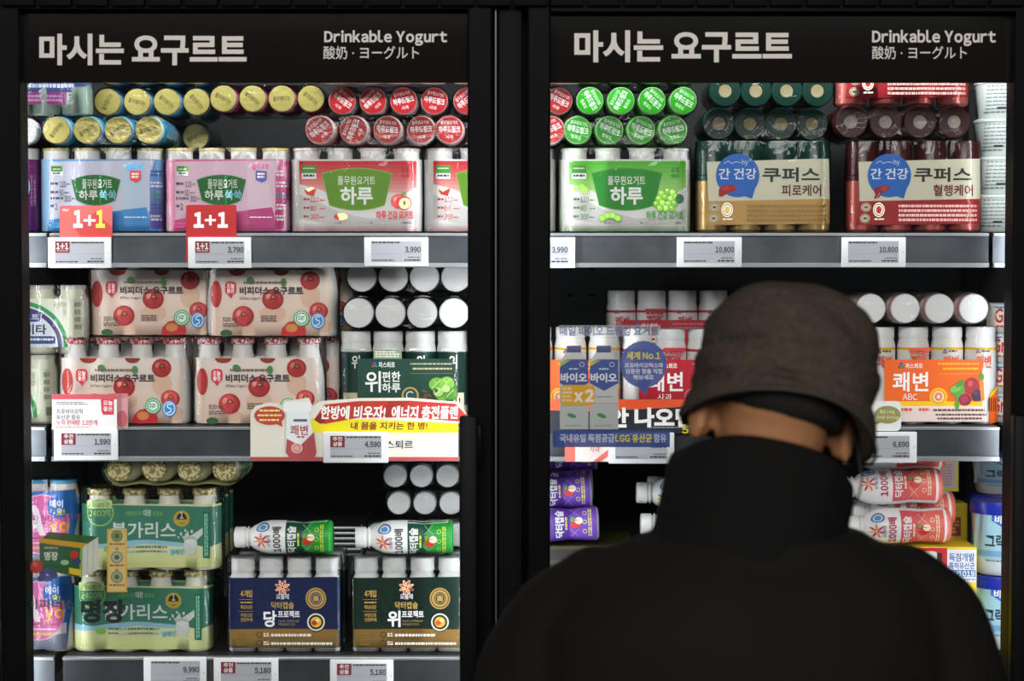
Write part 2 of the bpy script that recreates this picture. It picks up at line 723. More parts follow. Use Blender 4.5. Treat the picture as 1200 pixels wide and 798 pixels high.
# doors: frame, pane, printed header band, handle
def door(px0, px1, gx0, gx1, htop, title, sub, sub2, hx0, hx1, htop_handle):
    bm = bmesh.new()
    z0, z1 = 0.16, W(600, -60, YF).z
    X = lambda p: W(p, 300, YF).x
    y0, y1 = YF, YF + 0.05
    bm_box(bm, X(px0), X(gx0), y0, y1, z0, z1, 0, .003)
    bm_box(bm, X(gx1), X(px1), y0, y1, z0, z1, 0, .003)
    bm_box(bm, X(gx0), X(gx1), y0, y1, zof(htop, YF), z1, 0)
    bm_box(bm, X(gx0), X(gx1), y0, y1, z0, z0 + .09, 0)
    d = fpart('door', mesh_of('door', bm, [BLACK]))
    d['label'] = 'black door frame with ' + ('handle at the middle post' if px0 < 500 else 'handle at its outer edge')
    g = fpart('glass_pane', box_mesh('glass_pane', X(gx0) - .004, X(gx1) + .004, YG, YG + .005, z0 + .09, zof(97, YG), GLASS), d)
    a = Art()
    a.rect(gx0 - 2, htop - 1, gx1 + 2, 97, '#191613')
    a.text('마시는 요구르트', *title, '#e6e0da', 0.034, res=10)
    a.text('Drinkable Yogurt', *sub, '#e6e0da', 0.036, res=6)
    a.text('酸奶 · ヨーグルト', *sub2, '#e0dad4', 0.01, res=6)
    hm = flat_mesh('header_band', a, YG - .002, .004, rect_pts(gx0 - 2, htop - 1, gx1 + 2, 97), '#191613', mk=lambda c: M(c, .06, spec=.4) if c == '#191613' else M(c, .5))
    fpart('header_band', hm, d)
    bm = bmesh.new()
    bm_box(bm, X(hx0), X(hx1), YF - .045, YF - .02, 0.45, zof(htop_handle, YF - .045), 0, .004)
    zt = zof(htop_handle, YF)
    for zz in (zt - .07, 0.55):
        bm_box(bm, X(hx1) - .012, X(hx1) + .006, YF - .03, YF + .002, zz, zz + .06, 0, .002)
    h = fpart('handle', mesh_of('handle', bm, [M('#0a0a0b', .45, spec=.1)], 40), d)
    return d


door(-4, 577, 25, 548, 10, (46, 39.5, 289, 76.5), (380, 35.5, 524, 53.5), (379, 54, 491, 69.5), 539, 560, 488)
door(618, 1222, 645, 1187, 13, (673, 35.5, 928, 73), (1022, 35, 1167, 54), (1022, 54, 1133, 69.5), 1182, 1204, 487)
X = lambda p: W(p, 300, -.16).x
bm = bmesh.new()
bm_box(bm, X(560), X(640), -.15, -.128, ZB, ZT, 0, .002)
bm_box(bm, X(584), X(612), -.19, -.15, ZB, ZT, 0, .003)
fpart('centre_post', mesh_of('centre_post', bm, [BLACK2], 40))
fpart('edge_strip', box_mesh('edge_strip', X(580.5), X(582), -.19, -.17, ZB, ZT, M('#596066', .4, .3)))
for a0, a1 in ((-70, -6), (1224, 1280)):
    fpart('end_post', box_mesh('end_post', X(a0), X(a1), -.195, -.14, 0, ZT, BLACK2))
# vent louvres above the doors
bm = bmesh.new()
x = -70
zt0, zt1 = zof(7, -.205), zof(-60, -.205)
while x < 1280:
    bm_box(bm, X(x), X(x + 39), -.21, -.198, zt0, zt1, 0, .002)
    x += 42
fpart('vent_grille', mesh_of('vent_grille', bm, [M('#131414', .5, spec=.06)], 40))
# LED tubes behind the posts
for px in (-8, 596, 604, 1206):
    p = W(px, 300, -.12)
    bm = bmesh.new()
    bm_tube(bm, [(p.x, -.122, .8), (p.x, -.122, 2.1)], .006, 10)
    t = fpart('led_tube', mesh_of('led_tube', bm, [M('#f4f8ff', .5, emit=1.5)], 60))

# ------------------------------------------------------------------ room shell
floor = link('floor', box_mesh('floor', -4, 4, -6, 1.2, -0.05, 0, M('#8b8781', .35, vary=.08, bscale=3)))
tag(floor, 'grey polished shop floor', None, None, 'structure')
wall = link('wall_back', box_mesh('wall_back', -4, 4, 0.72, 0.8, 0, 3.6, M('#2c2c2e', .7, vary=.1, bscale=2)))
tag(wall, 'dark wall behind the refrigerator', None, None, 'structure')


# ------------------------------------------------------------------ multipacks
class Kind:
    """One kind of multipack: shared meshes of bottle, cap, sleeve and film."""

    def __init__(s, w, h, n, r, bottle, cap, sleeve=None, film=True, square=0, caps_top=None, scallop=1.0):
        s.w, s.h, s.n, s.r = w, h, n, r
        s.pitch = (w - 2 * r) / (n - 1)
        s.bottle, s.cap, s.sleeve = bottle, cap, sleeve
        s.film = s.make_film(square, scallop) if film else None

    def surf(s, scallop, grow, square=0):
        hw, r = s.w / 2 + grow, s.r + grow
        xe = hw - r

        def f(x):
            ax = abs(x)
            if ax <= xe:
                return r - scallop * .5 * (1 + math.cos(2 * PI * (x / s.pitch + (0 if s.n % 2 == 0 else .5))))
            t = min(1, (ax - xe) / r)
            return r * (1 - t ** (2 + 5 * square)) ** (1 / (2 + 5 * square))
        return f

    def make_film(s, square, scallop):
        f = s.surf(scallop * 1.5, 1.6, square)
        hw = s.w / 2 + 1.6
        xs = [hw * math.sin(PI / 2 * k / 20) for k in range(-20, 21)]
        loop = [(x, -f(x)) for x in xs] + [(x, f(x)) for x in xs[-2:0:-1]]
        bm = bmesh.new()
        rings = []
        for z, q in ((-.2, .9), (1.5, 1), (s.h * .3, 1), (s.h * .6, 1), (s.h * .86, .995), (s.h + .6, .94)):
            rings.append([bm.verts.new((x * (1 - (1 - q) * .35) * U, y * q * U, z * U)) for x, y in loop])
        for a, b in zip(rings, rings[1:]):
            for k in range(len(loop)):
                k2 = (k + 1) % len(loop)
                bm.faces.new((a[k], a[k2], b[k2], b[k]))
        bm.faces.new(rings[-1])
        return mesh_of('film', bm, [FILM], 50)


def sleeve_mesh(k, art, z0, z1, back, grow=0.6, scallop=1.0, square=0, inset=0, mk=None, strip=2.5):
    """Wrap art (pixels, origin = bottom centre, y up) around the pack front; plain back. k: proxy with w,r,n,pitch,h."""
    f = Kind.surf(k, scallop, grow, square)
    hw = k.w / 2 + grow
    mp = lambda x, y, h: Vector((x * U, -(f(x)) * U - h, -y * U))
    bm, mats = art.mesh('sleeve', mp, strip=strip, mk=mk)
    for fc in bm.faces:
        fc.normal_update()
    if back:
        m = (mk or M)(back)
        if m not in mats:
            mats.append(m)
        mi = mats.index(m)
        xs = [hw * math.sin(PI / 2 * j / 14) for j in range(-14, 15)]
        a = [bm.verts.new((x * U, f(x) * U, z0 * U)) for x in xs]
        b = [bm.verts.new((x * U, f(x) * U, z1 * U)) for x in xs]
        for j in range(len(xs) - 1):
            fc = bm.faces.new((a[j + 1], a[j], b[j], b[j + 1]))
            fc.material_index = mi
        xs = [-x for x in xs[::-1]]
    return mesh_of('sleeve', bm, mats)


class P:                                       # bare proportions, used while the artwork is laid out
    def __init__(s, w, h, n, r):
        s.w, s.h, s.n, s.r = w, h, n, r
        s.pitch = (w - 2 * r) / (n - 1)


def pack(k, x, y, z, label, group, rot=(0, 0, 0), cat='yogurt multipack', capspin=None, sleeve=True, film=True, spin=0):
    rnd = random.Random(int(abs(x) * 9973 + abs(z) * 7919 + abs(y) * 131))
    o = empty('yogurt_multipack', (x, y, z), label, cat, group, rot)
    for i in range(k.n):
        b = link('bottle', k.bottle, o, ((i - (k.n - 1) / 2) * k.pitch * U, 0, 0), (0, 0, rnd.uniform(-.3, .3) if spin else 0))
        if k.cap:
            link('cap', k.cap, b, None, (0, 0, rnd.uniform(-1.2, 1.2) if capspin is None else capspin))
    if k.sleeve and sleeve:
        link('sleeve', k.sleeve, o)
    if k.film and film:
        link('film', k.film, o)
    return o


def stand(k, px, py, Y, label, group, yaw=0, **kw):
    """Standing pack, centre px, its base at the height seen at py on the plane Y = 0 front; Y is where its front is."""
    p = W(px, py, Y)
    z = kw.pop('z', None)
    return pack(k, p.x, Y + k.r * U, p.z if z is None else z, label, group, (0, 0, yaw), **kw)


def lie(k, px, py, Y, label, group, yaw=0, z=None, **kw):
    """Pack lying with its caps towards the shopper: cap centre of the whole row at (px, py), cap faces at Y."""
    p = W(px, py, Y)
    return pack(k, p.x, Y + k.h * U, p.z if z is None else z, label, group, (PI / 2, 0, yaw), **kw)


# ---- bottles and caps
def foil_cap(name, r, z0, z1, col, text=(), tcol='#ffffff', mat=None, rim=None):
    bm = bmesh.new()
    m0 = mat or M(col, .3)
    mats = [m0, M(rim or col, .35)]
    bm_lathe(bm, [(p[0] * U, p[1] * U) for p in ((r - .6, z0), (r + .7, z0 + .2), (r + .7, z1 - .7), (r, z1), (0, z1))], 28, 0, [1, 1, 1, 0])
    a = Art()
    for t, x0, y0, x1, y1, b in text:
        a.text(t, x0, y0, x1, y1, tcol, b)
    a.mesh('cap', lambda x, y, h: Vector((x * U, -y * U, z1 * U + .0001 + h)), bm=bm, mats=mats)
    return mesh_of('cap', bm, mats, 40)


# A: slim white bottle with a flat foil lid (front row of the top shelf)
def slim_bottle(body, low=None, neck='#f2f2f2'):
    mats = [M(body, .4), M(neck, .4), M(low or body, .4)]
    prof = [(0, 0), (15.5, 0), (17.6, 2.5), (17.6, 14), (17.6, 28), (16.6, 45), (17.4, 62), (17.6, 76), (16, 83), (14.8, 86.5), (14.8, 95.5), (0, 95.5)]
    return lathe_mesh('bottle', prof, mats, [2, 2, 2, 2, 2, 0, 0, 0, 1, 1, 1])


def logo(a, x, y, w=17, h=16):
    a.rect(x, y, x + w, y + h * .58, '#4fa02c')
    a.small(x + 2, y + 3, x + w - 2, y + 5, '#e8f0e0')
    a.rect(x, y + h * .58, x + w, y + h, '#f4f4f4')
    a.small(x + 2, y + h * .68, x + w - 2, y + h * .92, '#20305c')


def bowl(a, x0, x1, y0, y1, c, edge, n=9):
    def pts(d):
        top = [(x0 + d + (x1 - x0 - 2 * d) * t, y0 + d + 6 * (2 * t - 1) ** 2) for t in [i / 10 for i in range(11)]]
        bot = [(x1 - n - d * .6 - (x1 - x0 - 2 * n - d * 1.2) * t, y1 - d - 6 * (2 * t - 1) ** 2) for t in [i / 10 for i in range(11)]]
        return top + bot
    a.poly(pts(0), edge)
    a.poly(pts(1.2), c)


p = P(153, 98, 4, 17.8)


def haru_art(c):
    a = Art(417, 272)
    x0, x1 = 340, 494
    a.rect(x0 - .5, 187, x1 + .5, 271, '#eceae8')
    a.grad(351, 189, 488, 226, c['top'], c['mid'], 8)
    sw = [(351, 222)] + [(351 + t * 137 / 12, 222 + 10 * math.sin(PI * t / 12) - (6 if t > 6 else 0) * (t - 6) / 6) for t in range(13)]
    a.poly([(351, 216), (372, 221), (396, 232), (420, 240), (446, 240), (470, 230), (488, 219), (488, 268), (351, 268)], '#f1efee')
    a.poly([(351, 228), (372, 236), (396, 248), (430, 256), (460, 254), (488, 244), (488, 262), (430, 266), (380, 262), (351, 256)], '#d9d7d6')
    a.grad(346, 262, 488, 271, '#e4e1e0', c['foot'], 3)
    bowl(a, 377, 460, 197, 247, c['bowl'], c['edge'])
    a.text('풀무원요거트', 396, 206.5, 440, 217, '#f6f8ee', .012)
    a.text('하루', 399, 219, 437, 240, '#ffffff', .03)
    logo(a, 354, 194)
    a.text(c['n1'], 470, 196, 479, 203, c['ink'], .02)
    a.text(c['n2'], 470, 204, 480, 209, c['ink'], .02)
    for t, y in (('110', 231), ('80', 241), ('300', 251)):
        a.small(356, y + 1.5, 363, y + 5, c['ink'])
        a.text(t, 364, y, 374 if len(t) > 2 else 371, y + 6, c['ink'], .01)
        a.small(375, y + 3, 381, y + 5, c['ink'])
    a.small(392, 260, 482, 263.5, '#9a9492', 1)
    if c['fruit'] == 'apple':
        a.apple(467, 236, 9, leaf=False)
        a.ell(474, 238, 8.5, 8, '#c02028')
        a.ell(474.5, 238.5, 7, 6.5, '#f2e0a0')
        a.ell(474, 238, 1.6, 2.8, '#7a5a30')
        a.ell(473, 227, 3, 1.6, '#3c8c34')
        a.poly([(357, 223), (366, 219), (371, 221), (368, 230), (360, 228)], '#a82018')
        a.poly([(358, 222), (366, 219), (370, 221), (362, 225)], '#f0dcae')
        a.ell(400, 254, 8, 4.5, '#f0d8a0')
        a.poly([(391, 254), (395, 250), (398, 258), (394, 257)], '#b82820')
    else:
        rnd = random.Random(3)
        for i, (gx, gy) in enumerate((x_, y_ - 5) for x_, y_ in ((459, 232), (466, 229), (472, 231), (456, 238), (463, 236), (470, 238), (476, 236), (453, 244), (460, 243), (467, 244), (474, 243), (464, 249), (457, 249), (471, 249))):
            a.ell(gx, gy, 4.3, 4.3, '#4f8c24', 12).ell(gx - .3, gy - .3, 3.5, 3.5, ('#84ba3c', '#74a830', '#98c850')[i % 3], 12).ell(gx - 1, gy - 1.2, 1.2, 1, '#cce49c', 8)
        a.ell(480, 233, 5, 5.5, '#2c5a34')
        a.ell(366, 219, 3, 3, '#8cc63f')
        a.ell(359, 221, 2.6, 3.8, '#a8d668', rot=30)
        a.ell(369, 223, 4, 4, '#94cc48')
        for gx in (390, 396, 402, 408):
            a.ell(gx, 256 - (gx in (396, 402)) * 3, 4.5, 4, '#5c9c2c', 12).ell(gx - .4, 255.6 - (gx in (396, 402)) * 3, 3.4, 3, '#94c850', 12)
    a.text('하루 건강 요거트', 441, 247, 485, 257, c['ink'], .02)
    return a


RED = dict(top='#d42a36', mid='#f0b4b0', foot='#e8b8bc', bowl='#6fa51f', edge='#94bf4a', ink='#c4202c', n1='4개', n2='사과', fruit='apple')
GRN = dict(top='#58c030', mid='#b4e08c', foot='#a8c8a0', bowl='#1f9a2c', edge='#3fae3c', ink='#3c8a32', n1='4개', n2='청포도', fruit='grape')
lid_red = foil_cap('cap', 15.3, 95, 98, '#c8282c', (('풀무원요거트', -10, -10.5, 10, -6, .01), ('하루드링크', -12.5, -4.5, 12.5, 3.5, .03), ('사과', -4.5, 6, 4.5, 10.5, .02)), rim='#e8d4d4')
lid_grn = foil_cap('cap', 15.3, 95, 98, '#35b81e', (('풀무원요거트', -10, -10.5, 10, -6, .01), ('하루드링크', -12.5, -4.5, 12.5, 3.5, .03), ('청포도', -6, 6, 6, 10.5, .02)), rim='#dcecd4')
lid_yel = foil_cap('cap', 15.0, 95, 98, '#e2cc58', (('풀무원다논', -10.5, -3, 10.5, 3, .015),), '#6a5c28', mat=M('#d6ca78', .28, .35, bump=.25, bscale=130), rim='#d4c470')
K_RED = Kind(153, 98, 4, 17.8, slim_bottle('#f2ecec', '#f0e6e6'), lid_red, sleeve_mesh(p, haru_art(RED), 1, 85, '#ead8d8'))
K_GRN = Kind(155, 98, 4, 17.8, slim_bottle('#e4f2da', '#d8ecc8'), lid_grn, sleeve_mesh(p, haru_art(GRN), 1, 85, '#9ed07c'))
K_GRN_L = Kind(146, 98, 4, 17.4, slim_bottle('#5cc83a', '#4cbc2c'), lid_grn)
K_RED_M = Kind(145, 98, 4, 17.4, slim_bottle('#f0d8d6', '#e85048'), lid_red)
K_RED_L = Kind(153, 98, 4, 17.6, slim_bottle('#f0d8d6', '#e85048'), lid_red)


def kids_art(c):
    a = Art(118, 272)
    a.rect(45.5, 187, 190.5, 271, c['bot'])
    a.poly([(45.5, 187), (60, 187), (57, 205), (62, 240), (56, 271), (45.5, 271)], c['side'])
    a.poly([(58, 190), (182, 188), (176, 205), (180, 250), (186, 271), (58, 271)], c['panel'])
    a.poly([(58, 258), (90, 252), (150, 246), (177, 248), (186, 271), (56, 271)], c['band'])
    a.poly([(143, 192), (160, 190), (172, 191), (167, 206), (172, 240), (178, 262), (150, 264), (143, 248)], c['panel2'])
    a.poly([(143, 246), (172, 243), (178, 264), (146, 266)], c['band2'])
    a.grad(176, 205, 190.5, 268, c['r0'], c['r1'], 6)
    for i in range(5):
        a.small(177, 200 + i * 13, 190, 208 + i * 13, c['speck'][i % len(c['speck'])], 2)
    bowl(a, 84, 142, 205, 241, '#1c7a34', '#2f9040', 6)
    a.text('풀무원요거트', 97, 210, 132, 221.5, '#eef4e8', .014)
    a.text('하루', 93, 223, 115, 234.5, '#f4f6f0', .024)
    a.text('쑥쑥', 117, 223, 137, 234.5, '#8cd0ec', .024)
    logo(a, 61, 195, 13, 11)
    a.text('110', 71, 212.5, 78, 219.5, '#3a3a44', .012).small(60, 214, 70, 218.5, '#50505a').small(79, 215, 83, 218, '#70707a')
    a.text('50', 70, 222.5, 75, 229.5, '#3a3a44', .012).small(60, 224, 69, 228.5, '#50505a').small(76, 225, 82, 228, '#70707a')
    a.text('300', 76, 229.5, 84, 236.5, '#3a3a44', .012).small(60, 231, 75, 235.5, '#50505a').small(85, 232, 89, 235, '#70707a')
    a.text('2', 65, 238.5, 68, 246, '#3a3a44', .012).small(60, 240, 64, 244.5, '#50505a')
    a.poly([(153, 200), (166, 201), (166, 211), (160, 214), (153, 211)], c['badge'])
    a.small(155, 203, 164, 210, '#f0d0a0', 2)
    a.text(c['word'], 149, 192, 168, 199, c['wc'], .02)
    a.small(58, 261, 78, 268, c['wc'], 2)
    a.small(146, 254, 172, 256, '#dcdce8', 1)
    return a


BLU = dict(bot='#7fb4e2', side='#a8d0ee', panel='#dcdcee', band='#3c98dc', panel2='#cfe0f2', band2='#50a8e4', r0='#7aa8e0', r1='#6a58b0', speck=('#4468b8', '#f0f0f8', '#58b080'), badge='#b03050', word='플레인', wc='#58a8e0')
PNK = dict(bot='#e884b0', side='#f4a8c4', panel='#f0d0e2', band='#e060a0', panel2='#f4dcea', band2='#d85098', r0='#e070a4', r1='#c03c80', speck=('#f0f0f8', '#f0f0f0', '#58a8b8'), badge='#3c4a98', word='딸기 4개', wc='#d04888')
q = P(145, 98, 4, 17.4)
K_BLU = Kind(145, 98, 4, 17.4, slim_bottle('#9cc6ea', '#a4a4dc'), lid_yel, sleeve_mesh(q, kids_art(BLU), 1, 85, '#90bce4'))
K_PNK = Kind(147, 98, 4, 17.4, slim_bottle('#f0a0c0', '#f4c4d8'), lid_yel, sleeve_mesh(q, kids_art(PNK), 1, 85, '#eca0c0'))
K_BLU_L = Kind(142, 98, 4, 17.4, slim_bottle('#4fb2d8', '#80c4e8', '#c8e0f0'), lid_yel)
K_PNK_L = Kind(138, 98, 4, 16.6, slim_bottle('#d8508c', '#e884b0', '#ecc0d4'), lid_yel)

# purple pack at the edge of the frame
g = P(140, 98, 4, 16.6)
a = Art(-26, 272)
a.rect(-96, 187, 44.5, 271, '#8a1e84')
a.poly([(-96, 245), (-20, 238), (44, 244), (44.5, 271), (-96, 271)], '#4a1c74')
a.ell(24, 219, 13, 20, '#28185c')
a.ring(24, 219, 11.5, 1.5, '#e8e8f4', ry=17.5)
a.ell(24, 219, 8, 13, '#34246c')
a.small(16, 214, 32, 225, '#f0f0f8', 2)
a.small(-80, 195, 40, 200, '#d8a8d8', 1)
a.small(36, 205, 42, 262, '#c890c8', 2, vert=True)
a2 = Art(34, 137)
a2.rect(-40, 52, 104.5, 112, '#2c3474').rect(-40, 110, 78, 124, '#9c2c84').rect(78, 110, 104.5, 124, '#c8d2c8')
a2.small(30, 100, 88, 107, '#c8cce4', 1).small(30, 113, 74, 122, '#d8a0cc', 2).small(81, 112, 102, 122, '#7c8a80', 3)
SL_NAVY = sleeve_mesh(g, a2, 13, 85, '#5a3080')
cap_white = lathe_mesh('cap', [(14, 84), (15, 84.5), (15, 96.5), (14, 98), (0, 98)], [M('#eeeff0', .4)])
K_NVY = Kind(140, 98, 4, 16.6, slim_bottle('#a2b4a6', '#8ca092'), cap_white, SL_NAVY)
K_PUR = Kind(140, 98, 4, 16.6, slim_bottle('#8c2484', '#6a2080'), cap_white, sleeve_mesh(g, a, 1, 85, '#7a1e7c'))

# B: tapering white bottle, red-and-white foil, peach sleeve with apples
foil_rw = speckle('red_white_foil', '#c02838', '#f0e4e4', 260)
ap_b = lathe_mesh('bottle', [(0, 0), (16.5, 0), (18.8, 3), (18.8, 30), (18.4, 52), (16.6, 66), (13.2, 80), (11.6, 88), (11.6, 95), (0, 95)], [M('#f0eeec', .38)])
ap_c = foil_cap('cap', 13.2, 94, 101, '#c83040', (), mat=foil_rw, rim='#d86870')
for m in range(1):
    ap_c.materials[1] = foil_rw
h = P(156, 101, 4, 19)
a = Art(144, 497)
a.poly([(71, 419), (211, 419), (215, 440), (214, 496), (72, 496)], '#f6e0d0')
a.grad(72, 419, 211, 496, '#fbf0e8', '#f8dfcf', 7)
for cx, cy, rx, ry, c in ((190, 450, 12, 14, '#f3d2bc'), (146, 470, 16, 10, '#f3d2bc'), (205, 484, 10, 8, '#f1ccb4'), (112, 487, 14, 7, '#f3d0b8')):
    a.ell(cx, cy, rx, ry, c)
a.ell(79, 447, 7, 16, '#d04848').ell(77, 447, 4, 12, '#dc5c54')
a.ell(104, 419.3, 10, 6, '#b84030', a0=0, a1=180).ell(156, 419.3, 9, 6, '#a84838', a0=0, a1=180)
a.apple(190, 431, 11.6)
a.apple(146, 453, 12.8)
a.apple(111, 473, 12.8)
a.apple(200, 467, 11, '#c03038')
a.poly([(155, 496), (157, 487), (164, 480), (174, 478), (183, 482), (185, 490), (184, 496)], '#c42430')
a.ell(168, 487, 7, 5, '#d88848')
a.ell(120, 431, 5, 4, '#3c7c40', rot=30).ell(159, 433, 3.5, 5, '#3f8440')
a.ell(91, 493, 7, 4, '#2f5c34')
a.rrect(90, 432, 103, 447, 4, '#d0283c')
a.poly([(92, 446), (100, 446), (97, 452)], '#d0283c')
a.text('오늘', 92, 434, 101, 440, '#fff4f0', .02).text('좋은', 92, 440.5, 101, 446, '#fff4f0', .02)
a.text('비피더스 요구르트', 107, 438, 182, 447.5, '#2c2430', .03)
a.text('Bifidus Yogurt', 107, 450, 132, 454, '#4c4048', .012)
a.small(112, 432, 162, 436, '#6c5a58', 1)
a.text('520 mL', 87, 474, 105, 479, '#4c4048', .015)
a.small(87, 481, 108, 486, '#7c6a66', 2).small(132, 472, 152, 480, '#7c6a66', 3)
a.ell(180, 475.5, 9.4, 9.4, '#38a060').ring(180, 475.5, 8, 1, '#eaf4ec').ell(180, 475.5, 5.6, 5.6, '#e6f2ea').small(176, 473, 184, 478, '#38a060', 2)
a.ell(199, 478.5, 8.4, 9.6, '#3c94d4').ring(199, 478.5, 7, 1, '#e6f0f8', ry=8).stroke([(202, 473), (197, 474), (197, 477), (201, 478.5), (201, 482), (196, 484)], 1.3, '#e6f0f8')
K_APL = Kind(156, 101, 4, 19, ap_b, ap_c, sleeve_mesh(h, a, 1, 78, '#f9e6da', grow=.3))

# C: cream tapering bottle with gold foil, green sleeve
foil_gold = speckle('gold_foil', '#a8985c', '#f4ecc0', 240, .3, .3)
bu_b = lathe_mesh('bottle', [(0, 0), (18, 0), (20.3, 3.5), (20.3, 40), (19.6, 54), (17, 64), (13, 77), (11.8, 84), (11.8, 90), (0, 90)], [M('#f2f2e6', .38)])
bu_c = foil_cap('cap', 13.4, 88, 96, '#c8b860', (), mat=foil_gold)
bu_c.materials[1] = foil_gold
h = P(165, 96, 4, 20.5)
a = Art(165.5, 767)
a.rect(82.5, 689, 248.5, 764, '#eef0b4')
a.grad(83, 736, 248, 764, '#f0f4c4', '#e6ecaa', 4)
a.poly([(83, 689), (248.5, 692), (248.5, 736), (236, 740), (200, 734), (150, 731), (110, 736), (83, 734)], '#48907a')  # green washed out, with the haze of glass reflections put into the colour
a.poly([(83, 734), (110, 736), (150, 731), (176, 731.5), (200, 734), (220, 738), (200, 739), (160, 736), (120, 741), (83, 742)], '#a8d8ec')
a.rrect(92, 684, 122, 694, 2, '#dcecae').ring(108, 699, 16, 1.6, '#a8dc70').text('국내최대', 98, 687, 118, 693, '#4a9058', .015)
a.text('2400억', 95, 695, 120, 704, '#b4e470', .02)
a.text('대한민국', 138, 697, 157, 702.5, '#8cd070', .012).text('대장', 159, 695.5, 168, 703, '#f0f4ec', .02).text('발효유', 170, 697, 182, 702.5, '#8cd070', .012)
a.text('불가리스', 121, 710, 197, 729, '#f4f8f4', .016)
a.ring(204, 706, 9.5, 3.2, '#d8b848').ell(204, 705, 5.5, 6, '#28402c').text('1', 202, 698, 206, 706, '#f4f0e0', .03).rect(195, 707, 213, 711, '#d8b848')
a.poly([(201, 722), (206, 728), (211, 720), (213, 727), (230, 716), (234, 720), (222, 731), (223, 742), (219, 748), (209, 748), (206, 741), (207, 732)], '#e4eae6')
a.ell(214, 731, 8, 4, '#c4d0cc').ell(214, 733, 7, 3, '#f0f4f2')
for dx, dy, w_, h_ in ((-10, -9, 1.4, 2), (-5, -13, 1.2, 1.8), (3, -12, 1.6, 2.2), (8, -8, 1.2, 1.6), (-13, -5, 1, 1.4)):
    a.ell(213 + dx, 733 + dy, w_, h_, '#eef2f0', 8)
a.stroke([(206, 741), (208, 748)], .6, '#b8c8c0').stroke([(222, 741), (219, 748)], .6, '#b8c8c0').ring(213, 739, 8, .8, '#c8d4ce', 12, 10, 170, ry=4)
a.ell(118, 742, 6, 4, '#9cd468')
a.small(127, 738, 187, 742, '#7c907c', 1).small(127, 743.5, 187, 747, '#8ca08c', 1)
a.text('플레인', 190, 742, 206, 748.5, '#58b8dc', .03)
a.poly([(229, 697), (237, 698), (237, 753), (229, 752)], '#1f6c50')
a.small(231, 700, 235.5, 750, '#8cc4a8', 2, vert=True)
K_BUL = Kind(165, 96, 4, 20.5, bu_b, bu_c, sleeve_mesh(h, a, 2, 76, '#5a9c84', scallop=2.2))

# D: squarish bottle with ribbed white cap, navy or dark green card with gold foot
def capsule_kind(body, word, tint, flav):
    mats = [M(tint, .35), M('#e2e6e4', .3), M('#f0f0ee', .4)]
    b = lathe_mesh('bottle', [(0, 0), (15, 0), (16, 2), (16, 5), (16, 82), (15, 88), (13, 91), (13, 96), (0, 96)], mats, [2, 2, 1, 0, 0, 1, 1, 1], 32, .5)
    bm = bmesh.new()
    bm_lathe(bm, [(r_ * U, z_ * U) for r_, z_ in ((13, 95), (14.2, 95.3), (14.2, 99), (13.9, 99.4), (14.1, 110), (13.2, 111.5), (0, 111.5))], 36)
    c = mesh_of('cap', bm, [M('#f0f1f2', .4)], 30)
    g = P(133, 111, 4, 16.5)
    a = Art(333, 763)
    a.poly([(269, 675), (396, 673.5), (397, 756), (384, 757), (300, 757.5), (269, 756)], body)
    a.poly([(269, 736), (333, 735), (397, 736), (397, 756), (384, 757), (300, 757.5), (269, 756)], '#b08c44')
    for i in range(8):
        an = R(i * 45 + 22)
        a.ell(331.5 + 5.2 * math.cos(an), 686 + 5.2 * math.sin(an), 4.2, 1.8, '#f4e8d8', 10, rot=i * 45 + 22)
        a.ell(331.5 + 5.2 * math.cos(an), 686 + 5.2 * math.sin(an), 3.4, 1.2, ('#d83030', '#f08c30', '#e04848', '#f0b040')[i % 4], 10, rot=i * 45 + 22)
    a.text('요플레', 324, 693.5, 339, 700, '#e8e8f0', .015)
    a.text('닥터캡슐', 318, 703, 345, 711.5, '#c4a458', .015)
    a.text(word, 309, 713.5, 324.5, 733, '#f8f8fa', .03)
    a.text('프로젝트', 326, 713.5, 352, 722, '#f4f4f8', .024)
    a.text('DUAL CAPSULE', 327, 724.5, 351, 727, '#a89868', .004).text('PROBIOTICS', 327, 728.5, 346, 731, '#a89868', .004)
    a.text('4개입', 282, 689, 296, 697.5, '#c8a454', .02)
    a.rect(280, 700, 297, 700.5, '#b08c44').rect(280, 714, 297, 714.5, '#b08c44')
    a.text('핵심유산균', 282, 707, 296, 711.5, '#c8a454', .015).small(282, 703, 296, 705.5, '#c8a454')
    a.text('건강하게', 282, 722, 296, 726.5, '#c8a454', .015).text('저당으로', 282, 716.5, 296, 721, '#c8a454', .01)
    a.ell(371, 699, 12.2, 12.8, '#bc9a52').ring(371, 699, 10.6, 1, '#3c3420', ry=11.2).ell(371, 699, 7, 7.4, body).ring(371, 699, 6, .8, '#bc9a52')
    a.ell(371, 698, 3.4, 2.6, '#bc9a52').rect(367.5, 699.5, 374.5, 702, '#bc9a52')
    a.ell(371, 727, 11.5, 11.5, '#141c2c').ring(371, 727, 10.5, 1.8, '#e0e0d0', 24).ell(371, 727, 6.4, 6.4, '#e8b838').ell(369, 728, 3.4, 3, flav)
    a.ell(373, 725, 2.2, 2, '#f0e4b0')
    for yy, xx in ((741, 367), (751, 392)):
        a.ring(304, yy + 1, 3.6, .8, '#5c4420').small(309, yy - 1, 316, yy + 4, '#f4ecd8', 2)
        a.small(318, yy, xx - 2, yy + 3.2, '#fbf6ea', 1, .9).small(309, yy + 5, xx - 18, yy + 6.5, '#6c5428', 1)
    a.small(278, 740, 290, 755, '#94762f', 5)
    k = Kind(133, 111, 4, 16.5, b, c, None, square=.6, scallop=.4)
    k.sleeve = sleeve_mesh(g, a, 7, 88, None, grow=.9, scallop=0, square=.6)
    return k


